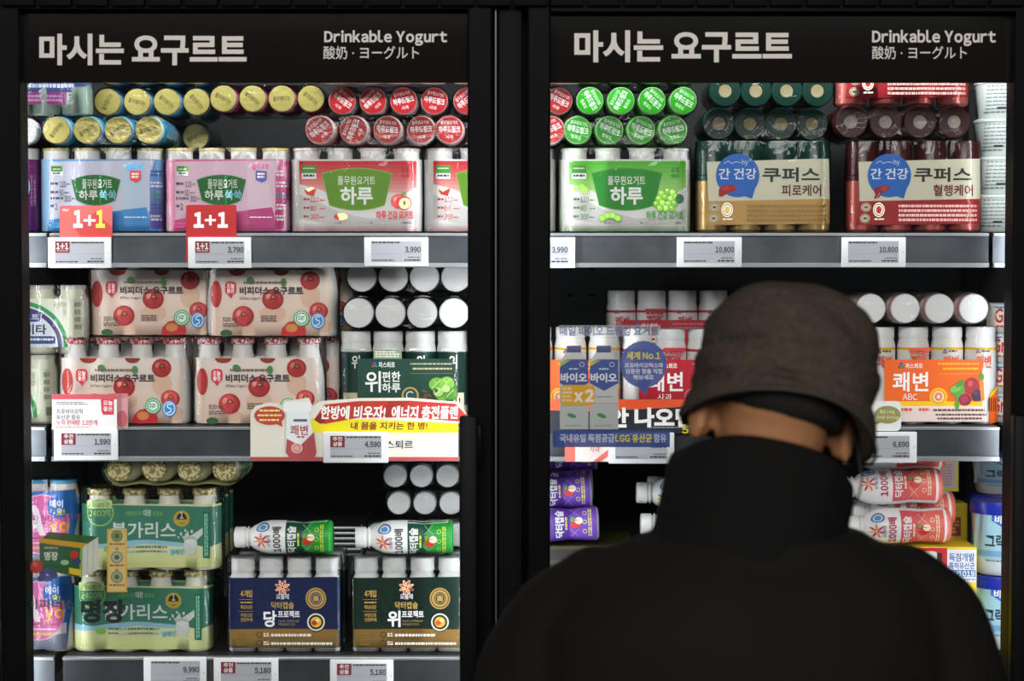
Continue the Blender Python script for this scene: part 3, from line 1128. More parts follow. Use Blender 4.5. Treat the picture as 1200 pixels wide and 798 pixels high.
K_CAPB = capsule_kind('#182a60', '당', '#3a4a6a', '#c03828')
K_CAPG = capsule_kind('#10372c', '위', '#7c8c5c', '#d05838')
gcap = lathe_mesh('cap', [(13, 95), (14.2, 95.3), (14.1, 110), (13.2, 111.5), (0, 111.5)], [M('#d8dadc', .4)])
K_CAPL = Kind(127, 111, 4, 15.8, lathe_mesh('bottle', [(0, 0), (15, 0), (15.6, 2), (15.6, 84), (14.4, 89), (13, 92), (13, 96), (0, 96)], [M('#4c5650', .35)], None, 28, .5), gcap, None, square=.5, scallop=.3)


# E: round jar with white lid and a card front
def jar_kind(w, h, label, stripe, art, foot, stock, capc='#f2f3f4', ringc=None):
    mats = [M(label, .4), M('#f1f1f0', .4), M(stripe, .4), M(foot, .4)]
    b = lathe_mesh('bottle', [(0, 0), (17, 0), (18.8, 2.5), (18.8, 22), (18.8, h - 27), (18.8, h - 24), (18.2, h - 20), (16.8, h - 14), (16.8, h - 11), (0, h - 11)],
                   mats, [1, 1, 3, 0, 2, 1, 1, 1, 1], 32)
    prof = [(16.5, h - 13), (17.4, h - 12.6), (17.4, h - 1.6), (16.4, h), (0, h)]
    c = lathe_mesh('cap', prof, [M(capc, .38), M(ringc or capc, .4)], [1, 1, 0, 0] if ringc else [0, 0, 0, 0])
    k = Kind(w, h, 4, 19, b, c, None)
    if art:
        k.sleeve = sleeve_mesh(P(w, h, 4, 19), art, 0, 1, None, grow=1.2, scallop=.6)
    return k


def trefoil(a, x, y, s=2.2):
    a.ell(x, y - s, s, s, '#3468b8', 10).ell(x - s, y + s * .8, s, s, '#c83040', 10).ell(x + s, y + s * .8, s, s, '#2f9468', 10)


a = Art(473, 497)
for bx in (416, 454.6, 492, 530):
    a.small(bx - 12, 408, bx + 12, 412, '#e4ece6', 1)
    a.text('위', bx - 4, 416, bx + 6, 432, '#f2f4f0', .02)
    a.rect(bx - 14, 460, bx + 14, 484, '#d8d4b4')
    for j in range(5):
        a.rect(bx - 8 + j * 4, 466, bx - 6.5 + j * 4, 480, '#2a3428')
a.rect(438, 409, 471, 420, '#8a9a7c').small(440, 411, 470, 419, '#e4e8da', 3)
a.rect(419, 420, 531, 486, '#0f3f33')
trefoil(a, 439, 427, 1.7)
a.text('파스퇴르', 444, 423.5, 463, 430.5, '#eef2ee', .02)
a.text('위', 428, 434.5, 446.5, 459.5, '#f8faf6', .014)
a.text('편한', 448, 435, 469.5, 447, '#f4f6f2', .018).text('하루', 448, 448.5, 469.5, 459.5, '#f4f6f2', .018)
a.small(481, 425, 530, 428, '#b8b48c', 1).small(484, 430.5, 530, 434, '#c4c098', 1).rect(481, 437, 530, 437.4, '#8c946c')
a.ring(481, 463, 10, 2, '#b89a58').ell(481, 463, 7.6, 7.6, '#1c4c3c').ring(481, 463, 5, 1.2, '#e4e0d0', 12, 40, 320)
for i, (gx, gy, gr, gc) in enumerate(((521, 455, 14, '#4c8c2c'), (512, 450, 9, '#6cae3c'), (524, 449, 9, '#84c24c'), (519, 460, 10, '#78b840'), (528, 461, 8, '#5c9c34'), (514, 459, 6, '#a4d870'), (523, 455, 5, '#b8e08c'))):
    a.ell(gx + .5, gy + .5, gr * 1.06, gr * .96, '#33661f', 16).ell(gx, gy, gr, gr * .9, gc, 16).stroke([(gx - gr * .6, gy + gr * .5), (gx, gy - gr * .1), (gx + gr * .5, gy - gr * .6)], .7, '#cfe4a8').stroke([(gx, gy - gr * .1), (gx - gr * .4, gy - gr * .5)], .5, '#cfe4a8')
for i in range(26):
    rn = random.Random(i)
    bx, by = rn.uniform(492, 512), rn.uniform(456, 472)
    a.ell(bx, by, rn.uniform(2, 3.5), 1.2, ('#5c3a28', '#74503a', '#3f2a20')[i % 3], 8, rot=rn.uniform(0, 180))
K_WEE = jar_kind(152, 109, '#17443a', '#17443a', a, '#d8d4bc', None)

a = Art(1093, 497)


def abc_art(a, c):
    for bx in (1035, 1074, 1112.5, 1151):
        a.text('쾌변', bx - 8, 416, bx + 10, 431, c['ink'], .02)
        trefoil(a, bx - 6, 411, 1.4)
        a.small(bx - 2, 410, bx + 8, 413, '#40404a')
    a.rect(1064, 407, 1090, 411, c['ink']).small(1066, 412, 1090, 419, c['ink'], 2)
    a.poly([(1160, 497), (1160, 466), (1171.5, 455), (1171.5, 494)], c['main'])
    a.poly([(1160, 466), (1171.5, 455), (1171.5, 451), (1160, 461)], c['band'])
    for j in range(4):
        a.rect(1158 + j * 3, 466, 1159.4 + j * 3, 482, '#2c2420')
    a.rrect(1035.5, 421, 1150, 475, 3, c['main'])
    a.rect(1035.5, 470, 1150, 475.5, c['band'])
    a.poly([(1035.5, 475.5), (1150, 475.5), (1157, 494), (1035.5, 494)], '#f2dcd6')
    trefoil(a, 1055, 428, 2)
    a.text('파스퇴르', 1060, 425, 1080, 431.5, '#fdf0e8', .02)
    a.text('쾌변', 1045, 435.5, 1087, 458.5, '#fff8f4', .02)
    a.text(c['sub'], 1057, 461, 1074, 468.5, '#fff0e0', .01)
    a.small(1098, 425, 1146, 428, c['band'], 1).small(1104, 430.5, 1146, 434, c['band'], 1).rect(1100, 437.5, 1149, 437.9, c['band'])
    a.ell(1099, 464.5, 10.4, 10.4, c['band']).ring(1099, 464.5, 8.4, .9, c['main']).ell(1099, 464.5, 6, 6, '#f4d8c0')
    for i in range(9):
        a.ell(1099 + 3.4 * math.cos(i * .7), 464.5 + 3.8 * math.sin(i * .7), 1.3, 1.3, '#d8705c', 8)
    a.small(1053, 478, 1068, 483, c['ink'], 1).small(1076, 478, 1088, 483, c['ink'], 1)
    a.small(1093, 479, 1153, 483, '#6c4c48', 1).small(1096, 484.5, 1155, 488, '#6c4c48', 1).small(1098, 489, 1150, 492.5, '#6c4c48', 1)


OR = dict(ink='#e05830', main='#f0681c', band='#f8c81c', sub='ABC')
abc_art(a, OR)
a.poly([(1112, 458), (1118, 450), (1126, 448), (1131, 452), (1128, 462), (1121, 468), (1118, 464)], '#58a03c')
a.ell(1119, 455, 7, 4, '#78bc50', rot=-20).ell(1124, 449, 6, 3, '#4c9434', rot=-40)
a.ell(1138, 452, 9, 10, '#a83038').ell(1136, 449, 3, 4, '#c85858')
a.ell(1130, 468, 7.5, 7, '#8c1c34').ell(1129, 467, 5, 4.6, '#a82c48')
a.ell(1144, 463, 6, 7, '#403048').ell(1142, 460, 2.4, 3, '#584460')
a.poly([(1146, 447), (1151, 442), (1153, 468), (1149, 470)], '#e8842c')
a.ell(1149, 441, 3, 4, '#4c9434').ell(1121, 474, 2.4, 6, '#58a03c')
K_ABC = jar_kind(158, 114, '#f4f2f0', '#f4c020', a, '#f2e8e4', None)
K_ABC_L = jar_kind(158, 114, '#ecdcd8', '#e8a8a8', None, '#ecd8d4', None, '#f4f5f6', '#e4a4a8')
a = Art(1093, 497)
RD = dict(ink='#c02838', main='#b8182c', band='#d87880', sub='사과')
abc_art(a, RD)
a.apple(1138, 456, 14, '#b81420')
a.ell(1147, 458, 8, 10, '#f0e4b4').ell(1147, 458, 1.6, 3, '#6c4c30').ell(1138, 443, 8, 3, '#3fa04c', rot=-8)
a.ell(1074, 487, 12, 9, '#b82430').ell(1075, 487, 9, 7, '#f0e4b8').ell(1073, 487, 1.4, 2.4, '#5c4030').ell(1077, 487, 1.4, 2.4, '#5c4030')
K_CRD = jar_kind(154, 112, '#f2eeee', '#c83840', a, '#ecdcdc', None)
K_WEE_L = Kind(149, 109, 4, 18.8, lathe_mesh('bottle', [(0, 0), (17, 0), (18, 3), (18, 80), (17, 90), (16, 98), (0, 98)], [M('#3a4a44', .4)]),
               lathe_mesh('cap', [(16.6, 94), (17.6, 95), (17.6, 107), (16.8, 109), (0, 109)], [M('#eff0f1', .38)]), None)


# F: dark tubes with a cream card
def tube_kind(dark, lowcol, art_cols, sub, subcol, capm):
    mats = [M(dark, .3), M(lowcol, .28, .4), M('#e8e4d8', .35)]
    b = lathe_mesh('bottle', [(0, 0), (16, 0), (19, 3), (19, 14), (19, 60), (19, 66), (17.5, 66), (0, 66)], mats, [1, 1, 1, 1, 0, 0, 0], 32)
    c = lathe_mesh('cap', [(17.5, 66.5), (19, 67), (19, 104), (18, 106), (8.5, 106), (7.6, 104.6), (6.6, 104.2), (0, 104.4)], [M(dark, .3), M(dark, .3), M(capm, .45)], [0, 0, 0, 0, 1, 2, 2], 32)
    a = Art(895.5, 272)
    a.poly([(828, 190), (972, 186), (974, 236), (830, 238)], '#e2dfc8')
    a.poly([(829, 236), (974, 233), (976, 262), (826, 264)], art_cols)
    bubble(a, 864, 206, 25.5, 25.5, (881, 233), '#2272cc')
    a.text('간 건강', 842, 197.5, 886, 210.5, '#f2f6fa', .016)
    a.stroke([(848, 192), (853, 189), (857, 192), (862, 190), (868, 191)], .8, '#cfe2f4').text('hy', 869, 187, 876, 195, '#cfe2f4', .02)
    if sub == '피로케어':
        a.poly([(842, 222), (848, 217), (858, 217), (863, 221), (862, 224), (853, 226), (846, 231), (842, 230)], '#b81c24')
        a.ell(850, 221, 5, 2.4, '#d03c3c', rot=-15)
    else:
        a.poly([(845, 222), (856, 217), (864, 218), (864, 223), (856, 226), (852, 232), (846, 233), (848, 228)], '#a01830')
        a.ell(858, 221, 4.5, 3, '#c03c50', rot=-15)
        a.stroke([(849, 233), (853, 226)], 1.4, '#e08088')
    a.text('쿠퍼스', 893, 196.5, 960, 213.5, subcol[0], .024)
    a.text(sub, 915.5, 216.5, 962, 230, subcol[1], .02)
    for cx, cy in ((837, 243), (836, 256)):
        a.ell(cx, cy, 5.8, 5.4, '#e6dcc4').ring(cx, cy, 4.8, .7, '#8c7048').ell(cx, cy, 2.4, 1.6, '#8c7048')
    a.ell(852, 246, 6.8, 8.4, '#efe6d0').ring(852, 246, 5.6, .9, '#7c6440', ry=7).ell(852, 246, 3.2, 4.4, art_cols).small(847, 256, 858, 259, '#e8dcc0')
    for i in range(4):
        a.small(875, 240 + i * 5.4, 968, 243.4 + i * 5.4, subcol[2], 1, .9)
    k = Kind(158, 106, 4, 19, b, c, None, scallop=.4)
    k.sleeve = sleeve_mesh(P(158, 106, 4, 19), a, 0, 1, None, grow=.8, scallop=.3)
    return k


K_KUG = tube_kind('#123f34', '#c4a468', '#cfa860', '피로케어', ('#14382c', '#6c2c24', '#7c5c28'), '#b0a47c')
K_KUR = tube_kind('#4a1a1e', '#c86860', '#b01c24', '혈행케어', ('#2c2c20', '#7c1824', '#e0a8a0'), '#c8bcb0')
K_KUG_L = Kind(146, 106, 4, 18.4, K_KUG.bottle, K_KUG.cap, None)
K_KUR_L = Kind(158, 106, 4, 19, K_KUR.bottle, K_KUR.cap, None)

# G: cream bottles with silver foil, white sleeve with green and navy arcs
ac_b = lathe_mesh('bottle', [(0, 0), (15, 0), (17.2, 3), (17.2, 60), (16.6, 66), (14.2, 72), (14.2, 78), (0, 78)], [M('#e6e4cc', .4)])
ac_c = foil_cap('cap', 14.2, 76, 81, '#d0d2d0', (), mat=M('#cfd2d2', .3, .7, bump=.3, bscale=160))
h = P(146, 80, 4, 17.4)
a = Art(27, 404)
a.rect(-46, 339, 100.5, 396, '#e4e8d4')
a.poly([(-46, 343), (20, 342), (50, 346), (68, 358), (78, 380), (80, 396), (-46, 396)], '#dfe6ee')
for c0, c1, w in (('#2fa04c', 0, 5), ('#f0f4f4', 5, 2), ('#3c2f7c', 7, 5)):
    pts = [(24 + (54 - c1) * math.sin(t), 396 - (52 - c1) * math.cos(t)) for t in [i * PI / 2 / 14 for i in range(-14, 15)]]
    a.stroke(pts, w, c0)
a.rrect(4, 355, 48, 366, 4, '#3a3a8c').text('요구르트', 10, 357, 46, 364, '#eef0f8', .015)
a.text('액티비타', 2, 369, 55, 381, '#26264c', .03)
a.rrect(0, 383, 65, 392, 2, '#28407c').small(34, 385.5, 63, 389.5, '#e4e8f4', 1).ring(31, 387.5, 2.4, .9, '#e8ecf4')
for cx, cy in ((67, 346), (75, 346), (75, 355)):
    a.ring(cx, cy, 3.6, .8, '#8c8c74').small(cx - 2, cy - 1, cx + 2, cy + 1.4, '#8c8c74')
a.small(88, 343, 96, 378, '#b0b098', 4)
a.rect(90, 384, 97, 394, '#9c9c88')
K_ACT = Kind(146, 80, 4, 17.4, ac_b, ac_c, sleeve_mesh(h, a, 7, 66, '#e4e8d4'))

# H: pink and blue sleeve with a round badge
ay_b = lathe_mesh('bottle', [(0, 0), (17, 0), (20, 4), (20, 12), (18.6, 18), (19.6, 60), (19, 80), (16, 92), (15, 97), (0, 97)], [M('#f0e4d8', .4), M('#6cb0dc', .4)], [0, 0, 0, 0, 0, 1, 0, 0, 0])
ay_c = foil_cap('cap', 15.4, 96, 101, '#3c98d8', (), rim='#58acde')
h = P(146, 101, 4, 20)
a = Art(27, 640)
a.poly([(-46, 556), (97, 550), (99.5, 580), (96, 600), (92, 637), (-46, 637)], '#2a78c8')
a.poly([(-46, 600), (20, 590), (60, 612), (92, 605), (92, 637), (-46, 637)], '#e4dce4')
a.poly([(-46, 625), (92, 618), (92, 637), (-46, 637)], '#8c94ac')
a.ell(59, 591, 32, 36, '#f0b4d4').ell(59, 591, 30.5, 34.5, '#e06cb4')
a.poly([(34, 610), (42, 572), (46, 568), (51, 568), (55, 573), (62, 604), (56, 604), (53, 595), (44, 595), (41, 610)], '#f4e8f0')
a.poly([(46, 586), (48.5, 577), (51, 586)], '#e06cb4')
a.text('yo', 67, 588, 90, 604, '#f4c828', .03)
a.ell(78, 570, 13, 14, '#2470c4').text('에이', 68, 562, 84, 571, '#f4f8fc', .03).text('요!', 76, 572, 86, 580, '#f0e848', .03)
a.text('프로바이오틱스', 30, 594, 66, 600, '#fbe8f4', .02)
a.small(38, 606, 84, 609, '#c03c74', 1).small(40, 612, 80, 615, '#fbe8f4', 1).small(48, 617, 77, 622, '#f4d058', 1)
K_AYO = Kind(146, 101, 4, 20, ay_b, ay_c, sleeve_mesh(h, a, 3, 86, '#d078b0'))

# ------------------------------------------------------------------ what stands on the top shelf, first door
def lz(py, Y=0.0):
    return W(600, py, Y).z


TOPG = 'yogurt multipacks on the top shelf'
LIEG = 'multipacks lying with lids facing out on the top shelf'
stand(K_PUR, -26, 272, 0, 'purple yogurt multipack with round navy badge, cut by the outer door frame', TOPG, z=Z_TOP)
stand(K_BLU, 118, 272, 0, 'pale blue and white yogurt multipack behind the pinkish 1+1 card', TOPG, z=Z_TOP)
stand(K_PNK, 265, 272, 0, 'pink yogurt multipack behind the bright red 1+1 card', TOPG, z=Z_TOP)
stand(K_RED, 417, 272, 0, 'red and white apple yogurt multipack beside the pink multipack, whole front showing', TOPG, z=Z_TOP)
stand(K_RED, 574, 272, 0, 'red and white apple yogurt multipack cut off by the middle door post', TOPG, z=Z_TOP)
zt = Z_TOP + 98.6 * U + .0006


def zl(k, layer=0, ztop=None):
    return (ztop or zt) + (k.r + 2) * U + layer * (2 * k.r + 3.6) * U


lie(K_BLU_L, 120, 154, -.012, 'lying pack of blue bottles, bright gold foil lids on top of blue multipack', LIEG, z=zl(K_BLU_L))
lie(K_PUR, -25, 154, -.002, 'lying purple pack with plain white lids at the outer door frame', LIEG, z=zl(K_PUR), sleeve=False)
lie(K_BLU_L, 178, 121, .085, 'dim lying pack of teal bottles, olive gold lids, set back on second layer', LIEG, z=zl(K_BLU_L, 1))
lie(K_BLU_L, 178, 155, .155, 'lying blue pack set far back showing one dim gold lid beside the bright ones', LIEG, z=zl(K_BLU_L))
lie(K_PNK_L, 313, 113, .08, 'lying pack of pink bottles with yellow foil lids in second layer', LIEG, z=zl(K_PNK_L, 1) + .008)
lie(K_BLU_L, 182, 90, .10, 'lying teal pack whose lids just peep below the header, third layer', LIEG, z=zl(K_BLU_L, 2))
lie(K_RED_L, 434, 157, -.015, 'lying pack of four red lids right above the whole red apple multipack', LIEG, z=zl(K_RED_L))
lie(K_RED_L, 586, 157, -.015, 'lying pack of red lids cut by the middle post, above red multipack', LIEG, z=zl(K_RED_L))
lie(K_RED_M, 455, 122, .075, 'dim lying pack of red lids in second layer under the white pack bottoms', LIEG, z=zl(K_RED_L, 1))
lie(K_RED_M, 601, 120, .075, 'dim lying pack with one red lid showing in second layer beside the middle post', LIEG, z=zl(K_RED_L, 1))
z3 = zl(K_RED_L, 1) + (K_RED_L.r + 2.2) * U
stand(K_RED, 448, 108, .035, 'white bottomed multipack half hidden by the header, on dim red lids', TOPG, z=z3)
stand(K_RED, 606, 108, .035, 'white bottomed multipack corner under the header, touching the middle post', TOPG, z=z3)
g_ = zl(K_PUR) + (K_PUR.r + 2.2) * U
stand(K_NVY, 34, 137, .012, 'purple and navy multipack under the header, standing on white lids', TOPG, z=g_)

# ------------------------------------------------------------------ top shelf, second door
stand(K_GRN, 733, 272, 0, 'bright green grape yogurt multipack with white lettering', TOPG, z=Z_TOP)
lie(K_GRN_L, 733, 154, -.012, 'lying pack of four bright green lids on the green grape multipack', LIEG, z=zl(K_GRN_L))
lie(K_GRN_L, 746, 118, .06, 'lying pack of darker green lids, second layer under the header', LIEG, z=zl(K_GRN_L, 1))
lie(K_GRN_L, 749, 90, .08, 'lying pack of green lids mostly hidden behind the header, third layer', LIEG, z=zl(K_GRN_L, 2))
stand(K_KUG, 895.5, 272, 0, 'dark green tube multipack with cream and gold card and blue balloon', TOPG, z=Z_TOP)
stand(K_KUR, 1073, 272, 0, 'maroon tube multipack with cream and red card and blue balloon', TOPG, z=Z_TOP)
zk = Z_TOP + 106.6 * U + .0006
lie(K_KUG_L, 897, 147, .02, 'lying pack of dark green tube ends on the green tube multipack', LIEG, z=zl(K_KUG_L, 0, zk))
lie(K_KUG_L, 904, 104, .05, 'dark green tube ends of the second layer, partly behind the header', LIEG, z=zl(K_KUG_L, 1, zk))
lie(K_KUR_L, 1058, 147, -.01, 'lying pack of maroon tube ends on the maroon tube multipack', LIEG, z=zl(K_KUR_L, 0, zk))
stand(K_KUR, 1060, 122, .03, 'maroon tube multipack with red label cut by the header', TOPG, z=zk + (2 * K_KUR_L.r + 4.2) * U)

# stacked white cups at the outer side of the second door
CUPW = M('#c6cfcb', .5)


def cup_mesh(art, r0=26, r1=30, h=44, rim='#d0d6d2', seg=36):
    bm = bmesh.new()
    prof = [(0, 0), (r0 - 2, 0), (r0, 2), (r1, h - 4), (r1 + 1.6, h - 3.4), (r1 + 1.6, h - 1), (r1, h), (0, h)]
    bm_lathe(bm, [(r * U, z * U) for r, z in prof], seg)
    mats = [CUPW]

    def mp(x, y, hh):
        z = -y
        r = r0 + (r1 - r0) * max(0, min(1, z / h)) + .25
        t = max(-1, min(1, x / r))
        return Vector((x * U, -(r * math.sqrt(1 - t * t)) * U - hh, z * U))
    art.mesh('cup', mp, strip=2, bm=bm, mats=mats)
    return mesh_of('yogurt_cup', bm, mats, 40)


a = Art()
for i in range(7):
    a.small(-24, -38 + i * 4.4, -2 + (i % 3), -36 + i * 4.4, '#6c7472', 1)
a.rect(-14, -13, -4, -10.6, '#202424')
a.small(-25, -8, -4, -5, '#6c7472', 1)
a.small(4, -38, 24, -8, '#7c8482', 7)
cup_me = cup_mesh(a)
pos = ['lowest', 'second lowest', 'third lowest', 'topmost']
for i in range(4):
    p_ = W(1180, 272, .0)
    c = link('yogurt_cup', cup_me, None, (p_.x, .045, Z_TOP + .0004 + i * 44.4 * U), (0, 0, .12 * (i % 2)))
    tag(c, 'white yogurt cup with grey fine print, %s of the front stack' % pos[i], 'yogurt cup', 'stacked white cups')
for i in range(4):
    p_ = W(1166, 272, .15)
    c = link('yogurt_cup', cup_me, None, (p_.x, .135, Z_TOP + .0004 + i * 44.4 * U), (0, 0, -.4 + .3 * (i % 2)))
    tag(c, 'white yogurt cup %s of the rear stack, partly behind the front stack' % pos[i], 'yogurt cup', 'stacked white cups')

# ------------------------------------------------------------------ middle shelf, first door
MIDG = 'apple yogurt multipacks on the middle shelf'
zm2 = Z_MID + 102 * U + .0006
stand(K_APL, 144, 497, 0, 'peach apple multipack on the shelf behind the pink notice card', MIDG, z=Z_MID)
stand(K_APL, 302, 497, 0, 'peach apple multipack on the shelf behind the arrow banner corner', MIDG, z=Z_MID)
stand(K_APL, 178, 395, .05, 'peach apple multipack stacked above, under the pinkish 1+1 price tag', MIDG, z=zm2)
stand(K_APL, 318, 395, .02, 'peach apple multipack stacked above, beside grey lids', MIDG, z=zm2)
stand(K_APL, 345, 395, .10, 'peach apple multipack in the row behind, only its white end showing', MIDG, z=zm2)
stand(K_APL, 330, 497, .056, 'peach apple multipack in the row behind on the shelf, white end showing', MIDG, z=Z_MID)
stand(K_APL, 170, 497, .056, 'peach apple multipack of the rear row behind the notice card pack', MIDG, z=Z_MID)
ACG = 'cream bottle multipacks at the outer frame'
za2 = Z_MID + 81.6 * U + .0006
stand(K_ACT, -9, 497, 0, 'cream bottle multipack with green and navy arcs, lower of two stacked', ACG, z=Z_MID)
stand(K_ACT, 27, 404, .012, 'cream bottle multipack with green and navy arcs, upper of two stacked', ACG, z=za2)
stand(K_WEE, 473, 497, 0, 'dark green cabbage multipack with white lids behind the arrow banner', 'jar multipacks on the middle shelf', z=Z_MID)
zw = Z_MID + 109.6 * U + .0006
LG2 = 'multipacks lying with lids facing out on the middle shelf'
lie(K_WEE_L, 476, 367, -.012, 'lying pack of bright white round lids on the dark green multipack', LG2, z=zl(K_WEE_L, 0, zw))
lie(K_WEE_L, 479, 328, .04, 'lying pack of dim grey round lids, upper layer under the price rail', LG2, z=zl(K_WEE_L, 1, zw))

# ------------------------------------------------------------------ middle shelf, second door
JG = 'jar multipacks on the middle shelf'
stand(K_ABC, 649, 497, 0, 'orange and white jar multipack behind the carton sticker', JG, z=Z_MID)
stand(K_CRD, 806, 497, 0, 'deep red apple jar multipack behind the black slogan banner', JG, z=Z_MID)
stand(K_CRD, 783, 395, .18, 'red and white apple jar multipack raised in the rear row', JG, z=Z_MID + 42 * U)
lie(K_CRD, 785, 470, .13, 'red apple jar multipack lying under the raised rear one', JG, z=Z_MID + 20.8 * U, sleeve=False)
stand(K_ABC, 1093, 497, 0, 'orange vegetable jar multipack beside the shopper, price tag 6,690 below', JG, z=Z_MID)
zj = Z_MID + 114.6 * U + .0006
lie(K_ABC_L, 1081, 364, -.01, 'lying pack of white lids with pink rims on the orange vegetable multipack', LG2, z=zl(K_ABC_L, 0, zj))
# small cups with red lettering at the outer frame
a = Art()
a.rect(-27, -34, 27, -8, '#e6e0cc')
a.text('Greek', -22, -30, 14, -12, '#c82030', .03)
a.ell(-18, -32, 6, 3, '#3c84c8')
a.small(-20, -9, 10, -6, '#c82030', 1)
gcup = cup_mesh(a, 24, 27, 35)
pos = ['bottom', 'second from bottom', 'third from bottom', 'topmost']
for i in range(4):
    p_ = W(1186, 497, .02)
    c = link('yogurt_cup', gcup, None, (p_.x, .05, Z_MID + .0004 + i * 35.4 * U), (0, 0, .1 * (i % 2)))
    tag(c, 'cream cup with red lettering by the outer frame, %s of its stack' % pos[i], 'yogurt cup', 'cream cups with red lettering')

# ------------------------------------------------------------------ bottom shelf, first door
BG = 'green and cream yogurt multipacks on the bottom shelf'
zb2 = Z_LOW + 96.8 * U + .0006
stand(K_BUL, 165.5, 767, 0, 'green and cream yogurt multipack on the bottom shelf, lower of two stacked', BG, z=Z_LOW)
stand(K_BUL, 175, 670, 0, 'green and cream yogurt multipack with gold lids, upper of two stacked', BG, z=zb2)
for i in range(1, 4):
    stand(K_BUL, 172 + 7 * i, 670, .056 * i, 'green and cream multipack %s in the stacked row, only its white end showing' % ('second', 'third', 'last')[i - 1], BG, z=zb2)
    stand(K_BUL, 166 + 5 * i, 767, .056 * i, 'green and cream multipack %s on the shelf itself, behind the front one' % ('second', 'third', 'last')[i - 1], BG, z=Z_LOW)
lie(K_BUL, 201, 548, -.005, 'lying pack of gold foil lids on top of the green and cream stack', 'multipacks lying with lids facing out on the bottom shelf', z=zl(K_BUL, 0, zb2 + 96.8 * U + .0006), sleeve=True)
AG = 'pink and blue yogurt multipacks at the outer frame'
stand(K_AYO, 13, 767, .0, 'pink and blue multipack, lower of two stacked, by outer door frame', AG, z=Z_LOW)
stand(K_AYO, 18, 650, .0, 'pink and blue multipack with pink round badge, upper of two stacked', AG, z=Z_LOW + 102 * U + .0006)
CG = 'capsule yogurt multipacks on the bottom shelf'
stand(K_CAPB, 333, 763, 0, 'navy and gold multipack with white caps on the bottom shelf', CG, z=Z_LOW)
stand(K_CAPG, 478, 763, 0, 'dark green and gold multipack with white caps beside the door handle', CG, z=Z_LOW)
stand(K_CAPB, 341, 763, .07, 'navy multipack second in row behind the front navy one', CG, z=Z_LOW)
stand(K_CAPG, 490, 763, .07, 'dark green multipack second in row under the lying grey caps', CG, z=Z_LOW)
zc = Z_LOW + 112.4 * U + .0006
CL = 'lying multipacks of grey caps on the bottom shelf'
lie(K_CAPL, 489, 620, .075, 'lying pack of grey caps, lowest layer behind the lying green bottle', CL, z=zl(K_CAPL, 0, zc))
lie(K_CAPL, 513, 598, .11, 'lying pack of grey caps, middle layer set back in the dark', CL, z=zl(K_CAPL, 1, zc))
lie(K_CAPL, 509, 571, .09, 'lying pack of three grey caps in view, top layer', CL, z=zl(K_CAPL, 2, zc))


# single bottles lying on their side
def big_bottle(art, body, foot, cap='#f2f3f3', L=116, r=20):
    """Axis along local +x, cap towards -x; length L and radius r in pixels; art in pixels along the bottle."""
    prof = [(0, L), (r - 3, L), (r - .5, L - 2), (r, L - 6), (r - 1.6, L * .76), (r - 2.2, L * .70), (r - .6, L * .60), (r, L * .50), (r, L * .36), (r - 1.6, L * .28), (r - 6, L * .2), (11, L * .165), (10.5, L * .15), (13, L * .145), (13, L * .135), (11, L * .13), (11, L * .05), (0, L * .05)]
    bm = bmesh.new()
    mats = [M(body, .35), M(foot, .35), M(cap, .4)]
    bm_lathe(bm, [(a_ * U, -b_ * U) for a_, b_ in prof], 32, 0, [1, 1, 1] + [0] * 14)

    def rad(x):
        for (ra, xa), (rb, xb) in zip(prof, prof[1:]):
            if xb <= x <= xa and xa > xb:
                return rb + (ra - rb) * (x - xb) / (xa - xb)
        return r
    for v in bm.verts:
        v.co = Vector((-v.co.z, v.co.y, v.co.x))
    bmesh.ops.recalc_face_normals(bm, faces=bm.faces)

    def mp(x, y, h):
        rr = rad(x) + .3
        t = max(-.999, min(.999, y / r))
        return Vector((x * U, -(rr * math.sqrt(1 - t * t)) * U - h, -rr * t * U))
    # strips both along and across, so the print follows the round body
    b2 = Art()
    for pts, lay, col in art.p:
        lo, hi = min(p_[1] for p_ in pts), max(p_[1] for p_ in pts)
        st = 2.0
        i0, i1 = math.floor(lo / st + 1e-6), math.ceil(hi / st - 1e-6)
        for i in range(i0, max(i1, i0 + 1)):
            q_ = clip(clip(pts, 1, i * st, 1), 1, (i + 1) * st, -1)
            if len(q_) > 2:
                b2.p.append((q_, lay, col))
    b2.mesh('bottle', mp, strip=3, bm=bm, mats=mats)
    body_me = mesh_of('yogurt_bottle', bm, mats, 45)
    bm = bmesh.new()
    bm_lathe(bm, [(a_ * U, b_ * U) for a_, b_ in ((0, 0), (11.6, 0), (12.6, 1.2), (12.6, L * .105), (11, L * .115))], 28)
    for v in bm.verts:
        v.co = Vector((v.co.z, v.co.y, v.co.x))
    bmesh.ops.recalc_face_normals(bm, faces=bm.faces)
    return body_me, mesh_of('cap', bm, [M(cap, .4)], 40)


